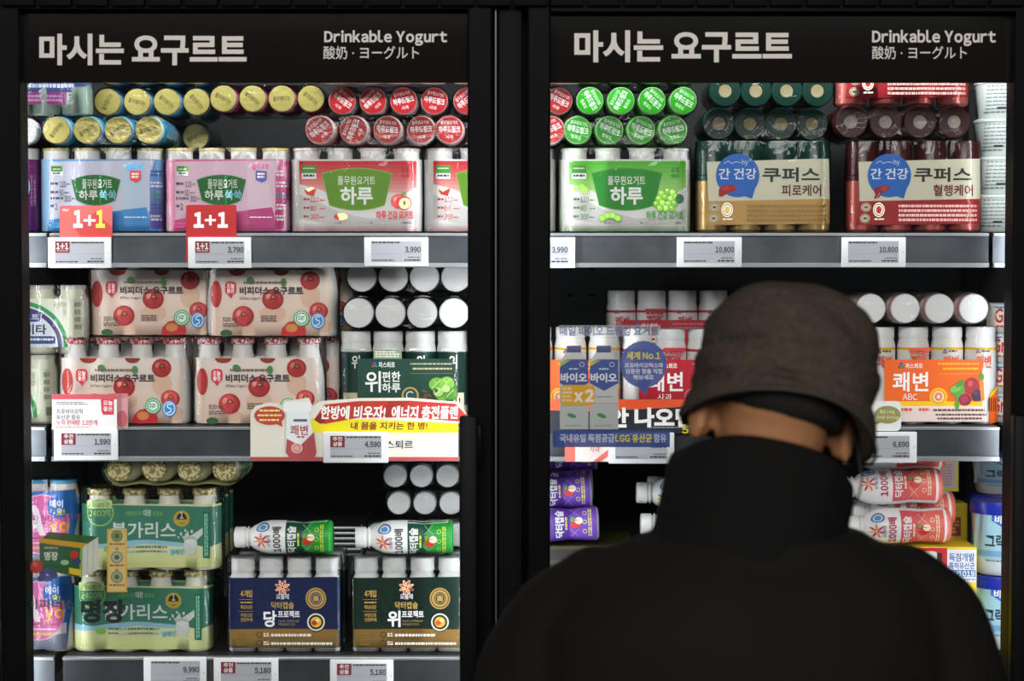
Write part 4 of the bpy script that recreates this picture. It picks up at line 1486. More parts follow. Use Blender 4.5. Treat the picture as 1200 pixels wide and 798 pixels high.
def lying_art(c, word):
    a = Art()
    L = 116
    for i in range(10):
        pass
    a.rect(62, -20, 113, 20, c['lab'])
    a.poly([(90, -20), (113, -20), (113, 20), (86, 20), (80, 8), (84, -8)], c['lab2'])
    for i in range(7):
        an = R(i * 360 / 7 + 10)
        a.ell(33 + 5.5 * math.cos(an), 2 + 5.5 * math.sin(an), 4.6, 1.2, ('#d03030', '#f09030', '#c82860', '#f0b840')[i % 4], 10, rot=i * 360 / 7 + 10)
    a.text('요플레', 40, -5, 44.5, 9, '#6c7078', .01, rot=90)
    a.text('1000배', 46.5, -14, 57, 16, c['num'], .03, rot=90)
    a.ring(35, -14, 8, 2, '#3c78b8', ry=5).ell(35, -14, 4, 2.6, '#5c94cc')
    a.text('닥터캡슐', 64, -15, 74.5, 17, '#f4f6f4', .024, rot=90)
    a.small(76, -7, 79.5, 9, c['acc'], 1, vert=True)
    a.stroke([(82, -18), (92, -8)], .6, c['line']).stroke([(92, -18), (82, -8)], .6, c['line']).stroke([(82, 8), (92, 18)], .6, c['line']).stroke([(92, 8), (82, 18)], .6, c['line'])
    a.ell(88, 2, 6.4, 6, '#d03028').ell(92, -2, 4.6, 4.4, '#f2ecd0').ell(84, -4, 2.4, 3, '#58a83c')
    for yy in (-11, 0, 11):
        a.ring(99, yy, 2.6, .8, c['acc'], 10)
        a.small(103, yy - 5, 108, yy + 5, c['acc'], 2, vert=True)
    return a


GREEN = dict(lab='#124a34', lab2='#1f9a38', num='#24303a', acc='#c8e048', line='#9cc8a4')
bt, bc = big_bottle(lying_art(GREEN, 'SUGAR'), '#f2f3f1', '#2fae44')


def lying_bottle(px, py, Y, label, group, me, cap, rot=(0, 0, 0), z=None, r=20):
    p_ = W(px, py, Y)
    o = link('yogurt_bottle', me, None, (p_.x, Y + r * U, p_.z if z is None else z), rot)
    tag(o, label, 'yogurt bottle', group)
    link('cap', cap, o)
    return o


SB = 'single white and green bottles lying on packs'
lying_bottle(273, 631, .0, 'white and green yogurt bottle lying across the navy multipack caps', SB, bt, bc, (R(0), R(-.5), R(-1)), z=zc + 20.6 * U)
lying_bottle(415, 633, -.004, 'white and green yogurt bottle lying across the dark green multipack caps', SB, bt, bc, (R(8), R(-.4), R(2)), z=zc + 20.6 * U)
# wire tray behind the bottles
bm = bmesh.new()
o_ = W(404, 640, .20)
hz = W(404, 650, .20).z - Z_LOW
for i in range(6):
    bm_tube(bm, [(-.028, 0, hz + i * .009), (.028, 0, hz + i * .009)], .0026, 6)
for sx in (-.028, .028):
    bm_tube(bm, [(sx, .003, 0), (sx, .003, hz + .05)], .0022, 6)
me = mesh_of('wire_rack', bm, [M('#b4b8bc', .35, .5)], 60)
tag(link('wire_rack', me, None, (o_.x, .2, Z_LOW)), 'grey wire rack in the dark between the two lying bottles', 'rack')

# ------------------------------------------------------------------ bottom shelf, second door
PURB = dict(lab='#5a34a0', lab2='#6c44b8', num='#50308c', acc='#e0d070', line='#a890d8')
pb, pc = big_bottle(lying_art(PURB, '블루베리'), '#6a48b0', '#b8b0d0', L=116)
PG = 'purple bottles lying in a pile'
ZP = zof(640) + 20.4 * U
for px, dy, dz, lb in ((604, .0, 0, 'front purple bottle lying lowest behind the shopper shoulder'),
                       (597, .029, .047, 'purple bottle lying second from the bottom of the purple pile'),
                       (600, .084, .051, 'purple bottle lying third in the purple pile, set back'),
                       (606, .112, .099, 'rearmost purple bottle in view at the top of the purple pile'),
                       (600, .058, .0, 'purple bottle under the set back ones of the purple pile')):
    lying_bottle(px - 17, 620, dy, lb, PG, pb, pc, (R(-14), R(-2), 0), z=ZP + dz)
WB = dict(lab='#d8d8d4', lab2='#c84850', num='#c03040', acc='#f4e0d8', line='#f4d8d4')
PINK = dict(lab='#d85560', lab2='#e86a60', num='#b01c44', acc='#fbe4c0', line='#f4c4bc')
rb, rc = big_bottle(lying_art(PINK, '석류'), '#f0eeee', '#e87868', L=122, r=21)
RG = 'red and white bottles lying beside the shopper'
ZR = zof(641) + 21.4 * U
for px, dy, dz, lb in ((995, .0, .0, 'front red and white bottle lying lowest behind the shopper shoulder'),
                       (985, .012, .0605, 'red and white bottle with blue ring mark lying just below the price rail'),
                       (990, .042, .111, 'red and white bottle lying mostly hidden behind the middle price rail'),
                       (1002, .0595, .018, 'red and white bottle set back between the front two lying bottles')):
    lying_bottle(px, 600, dy, lb, RG, rb, rc, (R(6 if dz < .05 else -24), R(-1), 0), r=21, z=ZR + dz)
wb, wc = big_bottle(lying_art(PINK, '석류'), '#d8dcdc', '#e87868', L=116)
for px, dy, dz, lb in ((752, .03, .0, 'white capped bottle lying lowest beside the shopper collar'),
                       (747, .06, .0465, 'white capped bottle lying second beside the shopper collar'),
                       (760, .116, .05, 'white capped bottle lying topmost beside the shopper collar')):
    lying_bottle(px, 597, dy, lb, 'white capped bottles in the dark middle of the shelf', wb, wc, (R(10), R(1), 0), z=zof(640) + 20.6 * U + dz)


def carton(px0, py0, px1, py1, Y, depth, name, label, art, body, side):
    bm = bmesh.new()
    a_, b_ = W(px0, py1, Y), W(px1, py0, Y)
    bm_box(bm, a_.x, b_.x, Y, Y + depth, a_.z, b_.z, 0, .001)
    mats = [M(body, .4)]
    art.mesh(name, lambda x, y, h: W(x, y, Y) + Vector((0, -h - .0002, 0)), bm=bm, mats=mats)
    me = mesh_of(name, bm, mats)
    o = Vector(((a_.x + b_.x) / 2, Y + depth / 2, a_.z))
    me.transform(Matrix.Translation(-o))
    return tag(link(name, me, None, o), label, 'box', 'printed boxes under the red bottles')


a = Art()
a.rect(1076, 642, 1110, 700, '#d02830').rrect(1076, 646, 1099, 662, 5, '#e4e8e8').rect(1098, 648, 1104, 664, '#302828')
a.rect(1110, 644, 1144, 682, '#e8ecf4')
a.text('독점개발', 1112, 648, 1142, 658, '#3c60b0', .02).text('특허유산균', 1112, 659, 1142, 667, '#3c60b0', .02)
a.rect(1111, 668, 1143, 676, '#3c74c0').text('LM1019', 1113, 669, 1142, 675.5, '#f0f4fc', .03)
a.small(1116, 678, 1146, 681, '#8c9cc4')
carton(1000, 641, 1145, 762, .005, .12, 'bottle_carton', 'red, white and yellow carton with blue lettering under the red bottles', a, '#f0d424', None)
a = Art().rect(604, 644, 742, 700, '#2a2824').small(610, 656, 736, 690, '#4c463a', 4)
carton(602, 640, 744, 763, .005, .17, 'bottle_carton', 'dark yellow-edged carton under the purple bottles', a, '#45431f', None)
a = Art().rect(750, 646, 870, 740, '#a82c34').small(756, 660, 860, 700, '#e0b0b0', 3)
carton(748, 640, 872, 763, .005, .17, 'bottle_carton', 'carton under the white capped bottles, behind the shopper', a, '#2c2c2c', None)
a = Art()
a.rect(1096, 541, 1120, 572, '#e8ccd0').small(1098, 544, 1118, 570, '#d09ca8', 8)
carton(1080, 530, 1124, 576, .13, .03, 'display_card_box', 'yellow framed pink pouch box behind the red bottles', a, '#e8e028', None)
a = Art()
a.rect(1086, 606, 1126, 628, '#7c3430').small(1088, 610, 1124, 626, '#c8a040', 4)
carton(1078, 590, 1134, 640, .10, .05, 'tray_carton', 'dark yellow edged carton behind the lying bottle ends', a, '#b8a820', None)


# blue tubs
def tub():
    a = Art()
    a.rect(-33, -74, 33, -20, '#a8d4e4')
    a.poly([(-20, -76), (15, -76), (15, -66), (-3, -55), (-20, -66)], '#3c70c8')
    a.text('바이오', -17, -73, 11, -63, '#f2f6fc', .03)
    a.text('그릭요거트', -25, -50, 23, -33, '#24384c', .03)
    a.rect(-30, -30, -6, -23, '#7cb0dc').rrect(-4, -30, 12, -23, 3, '#1c3c98').text('플레인', -2, -28.5, 10, -24.5, '#e8f0fc', .02)
    a.small(-24, -19, 24, -16, '#6c8ca0', 1)
    bm = bmesh.new()
    prof = [(0, 0), (26, 0), (28.5, 3), (33.5, 77), (0, 77)]
    bm_lathe(bm, [(r * U, z * U) for r, z in prof], 40)
    mats = [M('#dfe8ec', .4)]

    def mp(x, y, h):
        z = -y
        r = 28.5 + 5 * z / 77 + .3
        t = max(-.999, min(.999, x / r))
        return Vector((x * U, -r * math.sqrt(1 - t * t) * U - h, z * U))
    a.mesh('tub', mp, strip=2.5, bm=bm, mats=mats)
    body = mesh_of('yogurt_tub', bm, mats, 40)
    bm = bmesh.new()
    bm_lathe(bm, [(r * U, z * U) for r, z in ((33.4, 73), (35.4, 73), (35.8, 86), (35, 88), (32, 88), (31.4, 86.4), (0, 86.4))], 40)
    return body, mesh_of('lid', bm, [M('#2030a4', .3)], 40)


tb, tl = tub()
TG = 'blue lidded tubs by the outer frame'
for px, Y, zz, short, lb in ((1180, .0, Z_LOW, 0, 'pale blue tub with dark blue lid, lowest by the outer frame'),
                             (1180, .0, Z_LOW + 88.4 * U, 0, 'pale blue tub with shield logo in the middle of the tub stack'),
                             (1176, .10, Z_LOW + 88.4 * U, 0, 'pale blue tub standing behind the middle tub of the stack'),
                             (1176, .10, Z_LOW, 0, 'pale blue tub lowest in the rear tub stack'),
                             (1180, .09, Z_LOW + 176.8 * U, 1, 'short pale blue tub just under the middle price rail by the outer frame')):
    p_ = W(px, 700, Y)
    o = link('yogurt_tub', tb, None, (p_.x, Y + 36 * U, zz + .0004), (0, 0, .1))
    link('lid', tl, o)
    if short:
        o.scale = (1.05, 1.05, .62)
    tag(o, lb, 'yogurt tub', TG)


# ------------------------------------------------------------------ price tags, cards and banners on the rails
def price_tag(px0, py0, px1, py1, price, label, promo=None, Y=-.037, plain=False):
    a_, b_ = W(px0, py1, Y), W(px1, py0, Y)
    cx = (a_.x + b_.x) / 2
    o = empty('price_tag', (cx, Y, a_.z), label, 'price tag', 'electronic price tags on the shelf rails')
    bm = bmesh.new()
    bm_box(bm, a_.x - cx, b_.x - cx, -.0045, .004, 0, b_.z - a_.z, 0, .0012)
    sp = .003
    bm_box(bm, b_.x - cx - sp - .001, b_.x - cx - sp, -.0048, -.004, (b_.z - a_.z) * .48, (b_.z - a_.z) * .52, 1)
    link('casing', mesh_of('casing', bm, [M('#e9ecee', .4), M('#8c9094', .5)], 40), o)
    a = Art()
    w, hh = px1 - px0, py1 - py0
    x0, x1, y0, y1 = px0 + w * .105, px1 - w * .105, py0 + hh * .13, py1 - hh * .14
    a.rect(x0, y0, x1, y1, '#aeb0b8')
    if promo:
        a.rect(x0, y0, x0 + 17, y0 + 13.5, '#7c2430')
        if promo == '1+1':
            a.text('1+1', x0 + 1.5, y0 + 2, x0 + 15.5, y0 + 9.5, '#e8dcdc', .05).small(x0 + 2, y0 + 10.5, x0 + 15, y0 + 12.5, '#c8a0a4')
        else:
            a.text('추천', x0 + 3, y0 + 1, x0 + 14, y0 + 6, '#e8dcdc', .03).text('상품', x0 + 3, y0 + 7, x0 + 14, y0 + 12.3, '#e8dcdc', .03)
        a.small(x0 + 19, y0 + .8, x1 - 1, y0 + 3.4, '#2c2c30', 1)
    else:
        a.small(x0 + 1, y0 + .8, x0 + 34, y0 + 3.6, '#2c2c30', 1)
    a.rect(x0, y0 + 15, x1, y0 + 15.3, '#8c8e94')
    if price:
        n = len(price)
        a.text(price, x1 - (19.5 if n < 6 else 22.5), y0 + 6.6, x1 - 1, y0 + 14.4, '#1c1c20', .03)
    a.small(x0 + 1, y1 - 3, x0 + 27, y1 - .8, '#3c3c40', 1)
    a.small(x1 - 20, y1 - 3.4, x1 - 1, y1 - .6, '#26262a', 1).small(x1 - 16, y1 - 6.4, x1 - 2, y1 - 4.6, '#55555a', 1)
    me = flat_mesh('screen', a, Y - .0046)
    me.transform(Matrix.Translation((-cx, -Y, -a_.z)))
    link('screen', me, o)
    return o


price_tag(57, 278, 130, 314, '', 'price tag under the pinkish 1+1 card, no price legible', '1+1')
price_tag(221, 278, 294, 314, '3,790', 'price tag reading 3,790 under the bright red 1+1 card', '1+1')
price_tag(427, 278, 502, 312, '3,990', 'price tag reading 3,990 under the red apple multipack')
price_tag(600, 278, 674, 314, '3,990', 'price tag reading 3,990 under the green grape multipack, cut by the door frame')
price_tag(793, 278, 869, 313, '10,800', 'price tag reading 10,800 under the green tube multipack')
price_tag(986, 278, 1061, 313, '10,800', 'price tag reading 10,800 under the maroon tube multipack')
price_tag(64, 503, 138, 539, '1,590', 'price tag reading 1,590 below the pink notice card', 'rec')
price_tag(379, 506, 455, 542, '4,590', 'price tag reading 4,590 in front of the arrow banner', 'rec', Y=-.042)
price_tag(713, 507, 790, 543, '6,690', 'price tag mostly behind the blue strip sticker, second door', Y=-.042)
price_tag(998, 506, 1074, 542, '6,690', 'price tag reading 6,690 beside the shopper hat')
price_tag(169, 770, 242, 806, '9,990', 'price tag reading 9,990 under the green and cream multipacks')
price_tag(251, 771, 326, 807, '5,180', 'price tag reading 5,180 under the navy multipack', 'rec')
price_tag(387, 773, 461, 809, '5,180', 'price tag reading 5,180 under the dark green multipack', 'rec')
price_tag(1180, 503, 1240, 540, '', 'white price tag at the outer frame, mostly hidden by it')

PY = -.0335
a = Art().rrect(70, 241, 131.5, 279, 2, '#d8645e')  # red card made pinker: the door glass reflection is painted into its colour
a.poly([(112, 248), (126, 262), (131.5, 266), (131.5, 279), (96, 279), (88, 268)], '#c8403c')
a.text('1', 86, 246, 97, 267, '#f6f2f0', .06).text('+', 98, 252, 112, 264.5, '#f6f2f0', .06).text('1', 112.5, 246, 123, 267, '#f4e858', .06).small(73, 245, 82, 248, '#f4dcd8', 2)
flat_thing('promo_card', 'red 1+1 card, pinkish from painted glass reflection, one yellow figure in front of blue multipack', 'card', a, PY, rr_pts(70, 241, 131.5, 279, 2), 'red 1+1 cards', edge='#d8645e')
a = Art().rrect(218, 240, 277, 308, 2, '#b8161e')
for t, x0, x1 in (('1', 227, 239), ('+', 240, 253), ('1', 255, 267)):
    a.text(t, x0, 248.5 if t == '1' else 252, x1, 267 if t == '1' else 264, '#fbf4f2', .06)
flat_thing('promo_card', 'bright red 1+1 card with white figures in front of pink multipack', 'card', a, PY, rr_pts(218, 240, 277, 308, 2), 'red 1+1 cards', edge='#b8161e')

# pink notice card
a = Art().rect(61, 462, 137, 503, '#f0eef0')
a.rect(61, 462, 137, 468, '#d05460')
a.poly([(118, 468), (133.5, 468), (133.5, 486), (121, 486), (119, 482)], '#d04050')
a.text('오늘', 121, 469, 132, 475, '#f8ecec', .02).text('좋은', 121, 476.5, 132, 482, '#f8ecec', .02)
a.small(66, 471, 105, 475, '#8c8088', 2)
a.text('프로바이오틱', 66, 479, 97, 485, '#4c4450', .01).text('유산균 함유', 66, 486, 94, 491.5, '#4c4450', .01)
a.text('누적 판매량 12만개', 66, 492, 114, 498.5, '#c83848', .012).small(66, 500, 106, 501.5, '#c87880')
flat_thing('notice_card', 'white and pink notice card standing on the rail before apple multipack', 'card', a, PY - .001, rect_pts(61, 462, 137, 503), edge='#f0eef0')
a = Art().rect(126, 461, 150, 503, '#e4a4a8').ell(143, 491, 6.5, 10, '#cc6470').rect(126, 461, 150, 466, '#d88890')
flat_thing('notice_card', 'translucent pink card slipped behind the white notice card', 'card', a, PY + .003, rect_pts(126, 461, 150, 503), edge='#e4a4a8', mk=lambda c: M(c, .4, alpha=.75))

# arrow banner
a = Art()
out = [(293.5, 484), (299, 476), (316, 471.5), (331, 475), (334, 470), (362, 466), (366, 476), (376, 470), (420, 466.5), (480, 466), (525, 470), (538, 471), (549, 490), (537, 495), (537, 540), (293.5, 540)]
a.poly(out, '#e9e4d6')
a.poly([(352, 502), (366, 490), (440, 492), (537, 496), (537, 507), (352, 507)], '#f4e41c')
a.poly([(368, 492), (380, 474), (420, 470), (480, 469.5), (534, 473), (548, 488), (537, 494), (480, 489), (420, 489.5), (380, 497)], '#c03428')
a.poly([(455, 470), (480, 469.5), (458, 489.3), (446, 489.2)], '#a82c24')
a.poly([(368, 492), (376, 497), (381, 493), (377, 484)], '#8c2018')
a.text('한방에 비우자!', 376, 475.5, 452, 491.5, '#fdfaf4', .034, shear=.12)
a.text('에너지 충전플랜', 459, 475.5, 537, 491, '#fdfaf4', .034, shear=.1)
a.text('내 몸을 지키는 한 병!', 411, 494.5, 501, 503.5, '#8c2c20', .026, shear=.06)
a.text('파스퇴르', 441, 516, 484, 526, '#2c3048', .014)
a.rect(293.5, 535.5, 537, 540, '#b85050')
a.ell(316, 487, 18, 11, '#c04438').poly([(322, 496), (330, 492), (331, 500)], '#c04438')
a.small(304, 480, 328, 483.5, '#f8e488', 1).small(302, 485.5, 330, 489, '#f8e488', 1).small(304, 491, 327, 494.5, '#f8e488', 1)
a.rrect(332, 471, 365, 483, 3, '#f0f2f2').poly([(336, 482), (362, 482), (371, 530), (369, 536), (339, 536), (335, 530)], '#e8eef0')
a.poly([(336, 514), (352, 522), (368, 506), (371, 530), (369, 536), (339, 536), (335, 530)], '#b45050')
a.rect(344, 491, 360, 494, '#5c6470').text('쾌변', 340, 498, 361, 510, '#b83c3c', .016).small(348, 511, 357, 514, '#b83c3c')
a.ell(348, 525, 7, 6, '#d88880').ring(348, 525, 6, .8, '#f4dcd8').ell(348, 525, 3, 2.6, '#e8b0a8')
flat_thing('shelf_banner', 'white banner with red double arrow and yellow band on the middle rail', 'banner', a, PY - .002, out, edge='#e9e4d6')
# slogan banner
a = Art().rect(604, 468, 846, 508, '#22242e')
a.poly([(604, 468), (846, 468), (846, 474), (780, 478), (700, 482), (604, 480)], '#e8582c')
a.text('안 나오면', 713, 477.5, 813, 501.5, '#14161c', .09).text('안 나오면', 713, 477.5, 813, 501.5, '#f6f4f0', .045)
a.small(758, 500, 800, 502.5, '#8c9098').text('5', 799, 499, 807, 508, '#e8d820', .03)
flat_thing('shelf_banner', 'black and orange slogan banner with bold white lettering on the middle rail', 'banner', a, PY - .002, rect_pts(604, 468, 846, 508), edge='#22242e')
a = Art().rect(662, 508, 716, 541, '#f0d8d4').rect(662, 508, 674, 541, '#e06c60').text('사과', 691, 522, 703, 530, '#c03c3c', .012)
a.poly([(695, 541), (716, 524), (716, 532), (704, 541)], '#d87068')
flat_thing('promo_card', 'pale red apple card below the blue strip sticker', 'card', a, PY - .0045, rect_pts(662, 508, 716, 541), edge='#f0d8d4')
a = Art().rrect(1020, 470, 1056, 505, 6, '#eef0ec')
a.ell(1040, 486, 15.5, 10.5, '#9c9660').poly([(1027, 492), (1024, 498), (1034, 495)], '#9c9660')
a.text('홍삼 1 mg', 1031, 480, 1048, 485.5, '#eee8a0', .015).text('당수준 500mg', 1026.5, 487, 1053, 492, '#eee8a0', .015)
flat_thing('promo_card', 'white card with olive speech bubble above the 6,690 tag', 'card', a, PY - .002, rr_pts(1020, 470, 1056, 505, 6), edge='#eef0ec')

# ------------------------------------------------------------------ stickers on the door glass
YS = YG - .0012
SK = lambda al: (lambda c: M(c, .45, alpha=al))
GS = 'printed stickers on the door glass'
a = Art().rect(655, 381, 774, 394, '#dcdfe6')
flat_thing('glass_sticker', 'clear strip sticker on the glass above the two printed milk cartons', 'sticker', a.text('매일 바이오 드링킹 요거트', 656, 382, 772, 393.5, '#4c5a94', .024), YS, None, GS, mk=lambda c: M(c, .45, alpha=.35 if c == '#dcdfe6' else .9))
a = Art()
out = [(656, 424), (664, 412), (664, 405), (681, 405), (681, 412), (690, 422), (699, 412), (699, 405), (716, 405), (716, 412), (725, 424), (725, 503), (656, 503)]
for dx in (0, 35):
    a.poly([(656 + dx, 424), (664 + dx, 412), (681 + dx, 412), (689.5 + dx, 424), (689.5 + dx, 503), (656 + dx, 503)], '#cdd2d0')
    a.rect(664 + dx, 405, 681 + dx, 413, '#2c4488')
    a.poly([(656 + dx, 425), (666 + dx, 421), (689.5 + dx, 421), (689.5 + dx, 449), (673 + dx, 458), (656 + dx, 449)], '#3a58a4')
    a.poly([(656 + dx, 425), (670 + dx, 421), (656 + dx, 430)], '#b8cc4c')
    a.text('바이오', 657 + dx, 437, 688 + dx, 448, '#f4f6fa', .035).small(667 + dx, 431.5, 678 + dx, 434, '#dfe6f2').ring(682 + dx, 427, 3, .8, '#c8d4ec')
    a.rect(656 + dx, 472, 689.5 + dx, 502, '#c4ccca').rect(656 + dx, 472, 689.5 + dx, 473, '#9cb4c8').small(664 + dx, 464, 682 + dx, 466.5, '#8c98b4').small(662 + dx, 498, 682 + dx, 500, '#98a098')
    a.ell(670 + dx, 487, 5.6, 2.4, '#4f9450', rot=20)
a.rrect(657, 451, 697, 475, 5, '#ecb418').text('x2', 672, 456, 696, 471, '#fbf8ee', .05).small(659, 454, 671, 472, '#f4e4b0', 4)
flat_thing('glass_sticker', 'glass sticker of two blue and white milk cartons with yellow x2 badge', 'sticker', a, YS, None, GS, mk=SK(.93))
a = Art()
bubble(a, 754, 427, 27.5, 27.5, (756, 465), '#3c5aa8')
a.text('세계 No.1', 734, 412, 774, 421.5, '#e8dc48', .03)
a.text('프로바이오틱스와', 732, 425, 777, 431, '#e4e8f4', .024).text('검증된 함을 직접', 733, 432, 776, 438, '#e4e8f4', .024).text('해보세요', 742, 439, 766, 445, '#e4e8f4', .024)
flat_thing('glass_sticker', 'round blue speech balloon sticker on the glass beside the cartons', 'sticker', a, YS, None, GS, mk=SK(.95))
a = Art().rect(648, 504.5, 785, 524, '#2c4c9c').text('국내유일 독점공급', 656, 508.5, 720, 518.5, '#c8d4f0', .03).text('LGG 유산균', 721, 508.5, 764, 518.5, '#ece040', .035).text('함유', 766, 508.5, 781, 518.5, '#c8d4f0', .03)
flat_thing('glass_sticker', 'long dark blue strip sticker on the glass below the cartons', 'sticker', a, YS, None, GS, mk=SK(.95))
# first door
a = Art()
a.poly([(46, 634), (58, 623), (115, 629), (97, 643)], '#2f5a24').poly([(46, 634), (48, 630.5), (104, 637), (97, 643)], '#c8a820')
a.poly([(46, 634), (97, 641), (96, 677), (47, 667)], '#1f5c2c').poly([(46, 631.5), (97, 638), (97, 642.5), (46, 636)], '#d8a424')
a.poly([(97, 641), (115, 629), (116, 667), (96, 677)], '#d4d8cc')
for i in (1, 2):
    a.poly([(97 + i * 6.3 - .6, 641 - i * 4.2), (97 + i * 6.3, 641 - i * 4.2), (96 + i * 6.6, 677 - i * 3.4), (96 + i * 6.6 - .6, 677 - i * 3.4)], '#a8b09c')
a.poly([(94, 641.5), (97, 641), (96, 677), (93, 676)], '#8cb438').poly([(81, 665), (95, 667.5), (95, 675), (81, 672)], '#e4c428')
a.text('명장', 52, 646.5, 68, 656.5, '#dce4d4', .03).small(52, 641, 68, 644, '#9cb49c').ell(87, 650, 5, 4.6, '#c83028').ell(90, 658, 5, 3.4, '#343c78').ell(76, 659, 5, 3, '#9cc890')
a.ell(43, 664, 7.6, 8, '#c43830').ell(41, 661, 3, 3, '#d86850').ell(43, 656, 2.4, 1, '#4c7c38')
for gx, gy in ((50, 672), (55, 669), (60, 671), (53, 677), (59, 677), (64, 674), (48, 678)):
    a.ell(gx, gy, 4, 4, ('#3c4478', '#485090')[gx % 2], 12)
flat_thing('glass_sticker', 'glass sticker of a dark green yogurt box with apple and blueberries', 'sticker', a, YS, None, GS, mk=SK(.95))
a = Art().rect(125.5, 620, 149, 694, '#e4bc4c').rect(127.5, 623, 147, 692, '#e8d088')
for yy, t in ((628, 0), (653, 1), (676, 2)):
    a.ell(137, yy, 7, 7, ('#8c9c68', '#b8c4a8', '#a8b890')[t]).ring(137, yy, 7, 1.2, '#7c8c5c').ell(137, yy, 3, 3, '#5c7048').small(128.5, yy + 8.5, 146, yy + 11.5, '#b04830')
    if t < 2:
        a.text('+', 135, yy + 13, 139, yy + 17, '#6c5c30', .04)
flat_thing('glass_sticker', 'narrow yellow strip sticker with three round pictures on the glass', 'sticker', a, YS, None, GS, mk=SK(.92))
a = Art().text('비피더스', 32, 702, 88, 714, '#4c4c50', .024).text('명장', 95, 702.5, 147, 730, '#16181a', .045)
flat_thing('glass_sticker', 'large black cut lettering on the glass below the yellow strip', 'sticker', a, YS, None, GS, mk=SK(.95))
a = Art().text('장 건강', 38, 604, 62, 614, '#b04860', .012).text('제품력 장 건강', 66, 601, 110, 610, '#8c5070', .012).text('프로젝트', 114, 600, 150, 608, '#4c9468', .012)
flat_thing('glass_sticker', 'faint thin red and green lettering on the glass over pink badge', 'sticker', a, YS, None, GS, mk=SK(.55))

# ------------------------------------------------------------------ the shopper
YP = -0.75


def pp(px, py, dy=0.0):
    return W(px, py, YP + dy)


SKIN = M('#a8754f', .55, bump=.1, bscale=60)
COAT = M('#121110', .85, bump=.25, bscale=140, spec=.2)
HATM = M('#473e36', .95, bump=.7, bscale=110, spec=.12, vary=.22)
base = pp(872, 798)
PX = base.x
person = empty('person', (PX, YP, 0), 'person from behind in black coat and brown brimmed hat, looking into the refrigerator', 'person')
PO = Vector((PX, YP, 0))


def remeshed(name, bm, mat, vox, smooth_it, parent, disp=None):
    for v in bm.verts:
        v.co -= PO
    me = mesh_of(name, bm, [mat])
    o = link(name, me, parent)
    m = o.modifiers.new('remesh', 'REMESH')
    m.mode = 'VOXEL'
    m.voxel_size = vox
    m.use_smooth_shade = True
    if smooth_it:
        sm = o.modifiers.new('smooth', 'SMOOTH')
        sm.iterations = smooth_it
        sm.factor = .5
    dg = bpy.context.evaluated_depsgraph_get()
    nm = bpy.data.meshes.new_from_object(o.evaluated_get(dg))
    o.modifiers.clear()
    o.data = nm
    nm.name = name
    for pl in nm.polygons:
        pl.use_smooth = True
    if disp:
        for v in nm.vertices:
            v.co = v.co + v.normal * disp(v.co)
    nm.materials.clear()
    nm.materials.append(mat)
    return o


def blob(bm, c, r, rot=None, seg=24):
    g = bmesh.ops.create_uvsphere(bm, u_segments=seg, v_segments=seg // 2, radius=1)
    for v in g['verts']:
        q_ = Vector((v.co.x * r[0], v.co.y * r[1], v.co.z * r[2]))
        if rot is not None:
            q_ = rot @ q_
        v.co = q_ + Vector(c)


def limb(bm, pts, rs, seg=16):
    """Tapered limb with rounded joints, laid as a chain of closed tubes and balls."""
    for i in range(len(pts) - 1):
        bm_tube(bm, pts[i:i + 2], list(rs[i:i + 2]), seg)
    for p_, r_ in zip(pts, rs):
        blob(bm, p_, (r_, r_, r_), seg=16)


def loft(bm, rings, seg=36, close=True):
    """rings: (centre, rx, ry, tilt matrix or None, power)"""
    vs = []
    for c, rx, ry, mt, pw in rings:
        ring = []
        for k in range(seg):
            a_ = 2 * PI * k / seg
            c_, s_ = math.cos(a_), math.sin(a_)
            q_ = Vector((rx * math.copysign(abs(c_) ** (2 / pw), c_), ry * math.copysign(abs(s_) ** (2 / pw), s_), 0))
            if mt is not None:
                q_ = mt @ q_
            ring.append(bm.verts.new(Vector(c) + q_))
        vs.append(ring)
    for a_, b_ in zip(vs, vs[1:]):
        for k in range(seg):
            bm.faces.new((a_[k], a_[(k + 1) % seg], b_[(k + 1) % seg], b_[k]))
    if close:
        bm.faces.new(vs[0][::-1])
        bm.faces.new(vs[-1])
    return vs


# head frame: tipped forward and rolled a little towards the door with the orange packs
HC = pp(911, 455)                              # middle of the head
tilt = Matrix.Rotation(R(9), 3, 'Y') @ Matrix.Rotation(R(-16), 3, 'X')
bm = bmesh.new()
H = lambda x, y, z: HC + tilt @ Vector((x, y, z))
blob(bm, H(0, -.006, .0), (.074, .088, .092), tilt)            # skull
blob(bm, H(0, .035, -.04), (.062, .065, .08), tilt)              # face and jaw
blob(bm, H(0, .06, -.095), (.03, .03, .025), tilt)               # chin
blob(bm, H(0, .104, -.035), (.013, .018, .022), tilt)            # nose
blob(bm, H(0, .1, -.07), (.022, .008, .006), tilt)               # lips
for sx in (-1, 1):
    blob(bm, H(sx * .033, .088, .0), (.015, .01, .009), tilt)    # eye lids
    er = tilt @ Matrix.Rotation(R(sx * -28), 3, 'Z')
    blob(bm, H(sx * .089, .0, -.045), (.007, .018, .032), er)     # ears
    blob(bm, H(sx * .082, .008, -.05), (.012, .012, .024), er)
NB = pp(890, 585)
NB = Vector((NB.x, YP - .01, NB.z))
limb(bm, [H(0, -.01, -.05), NB + Vector((0, .01, .03)), NB + Vector((0, 0, -.06))], [.062, .06, .066])
zsh = pp(880, 650).z
loft(bm, [((PX, YP, .84), .15, .10, None, 2.2), ((PX, YP, .95), .15, .10, None, 2.2), ((PX, YP, 1.1), .15, .105, None, 2.2), ((PX, YP - .01, 1.24), .165, .11, None, 2.2),
          ((PX, YP - .01, zsh - .02), .12, .085, None, 2.2), ((NB.x, YP - .01, zsh + .05), .07, .065, None, 2)])
hands = {}
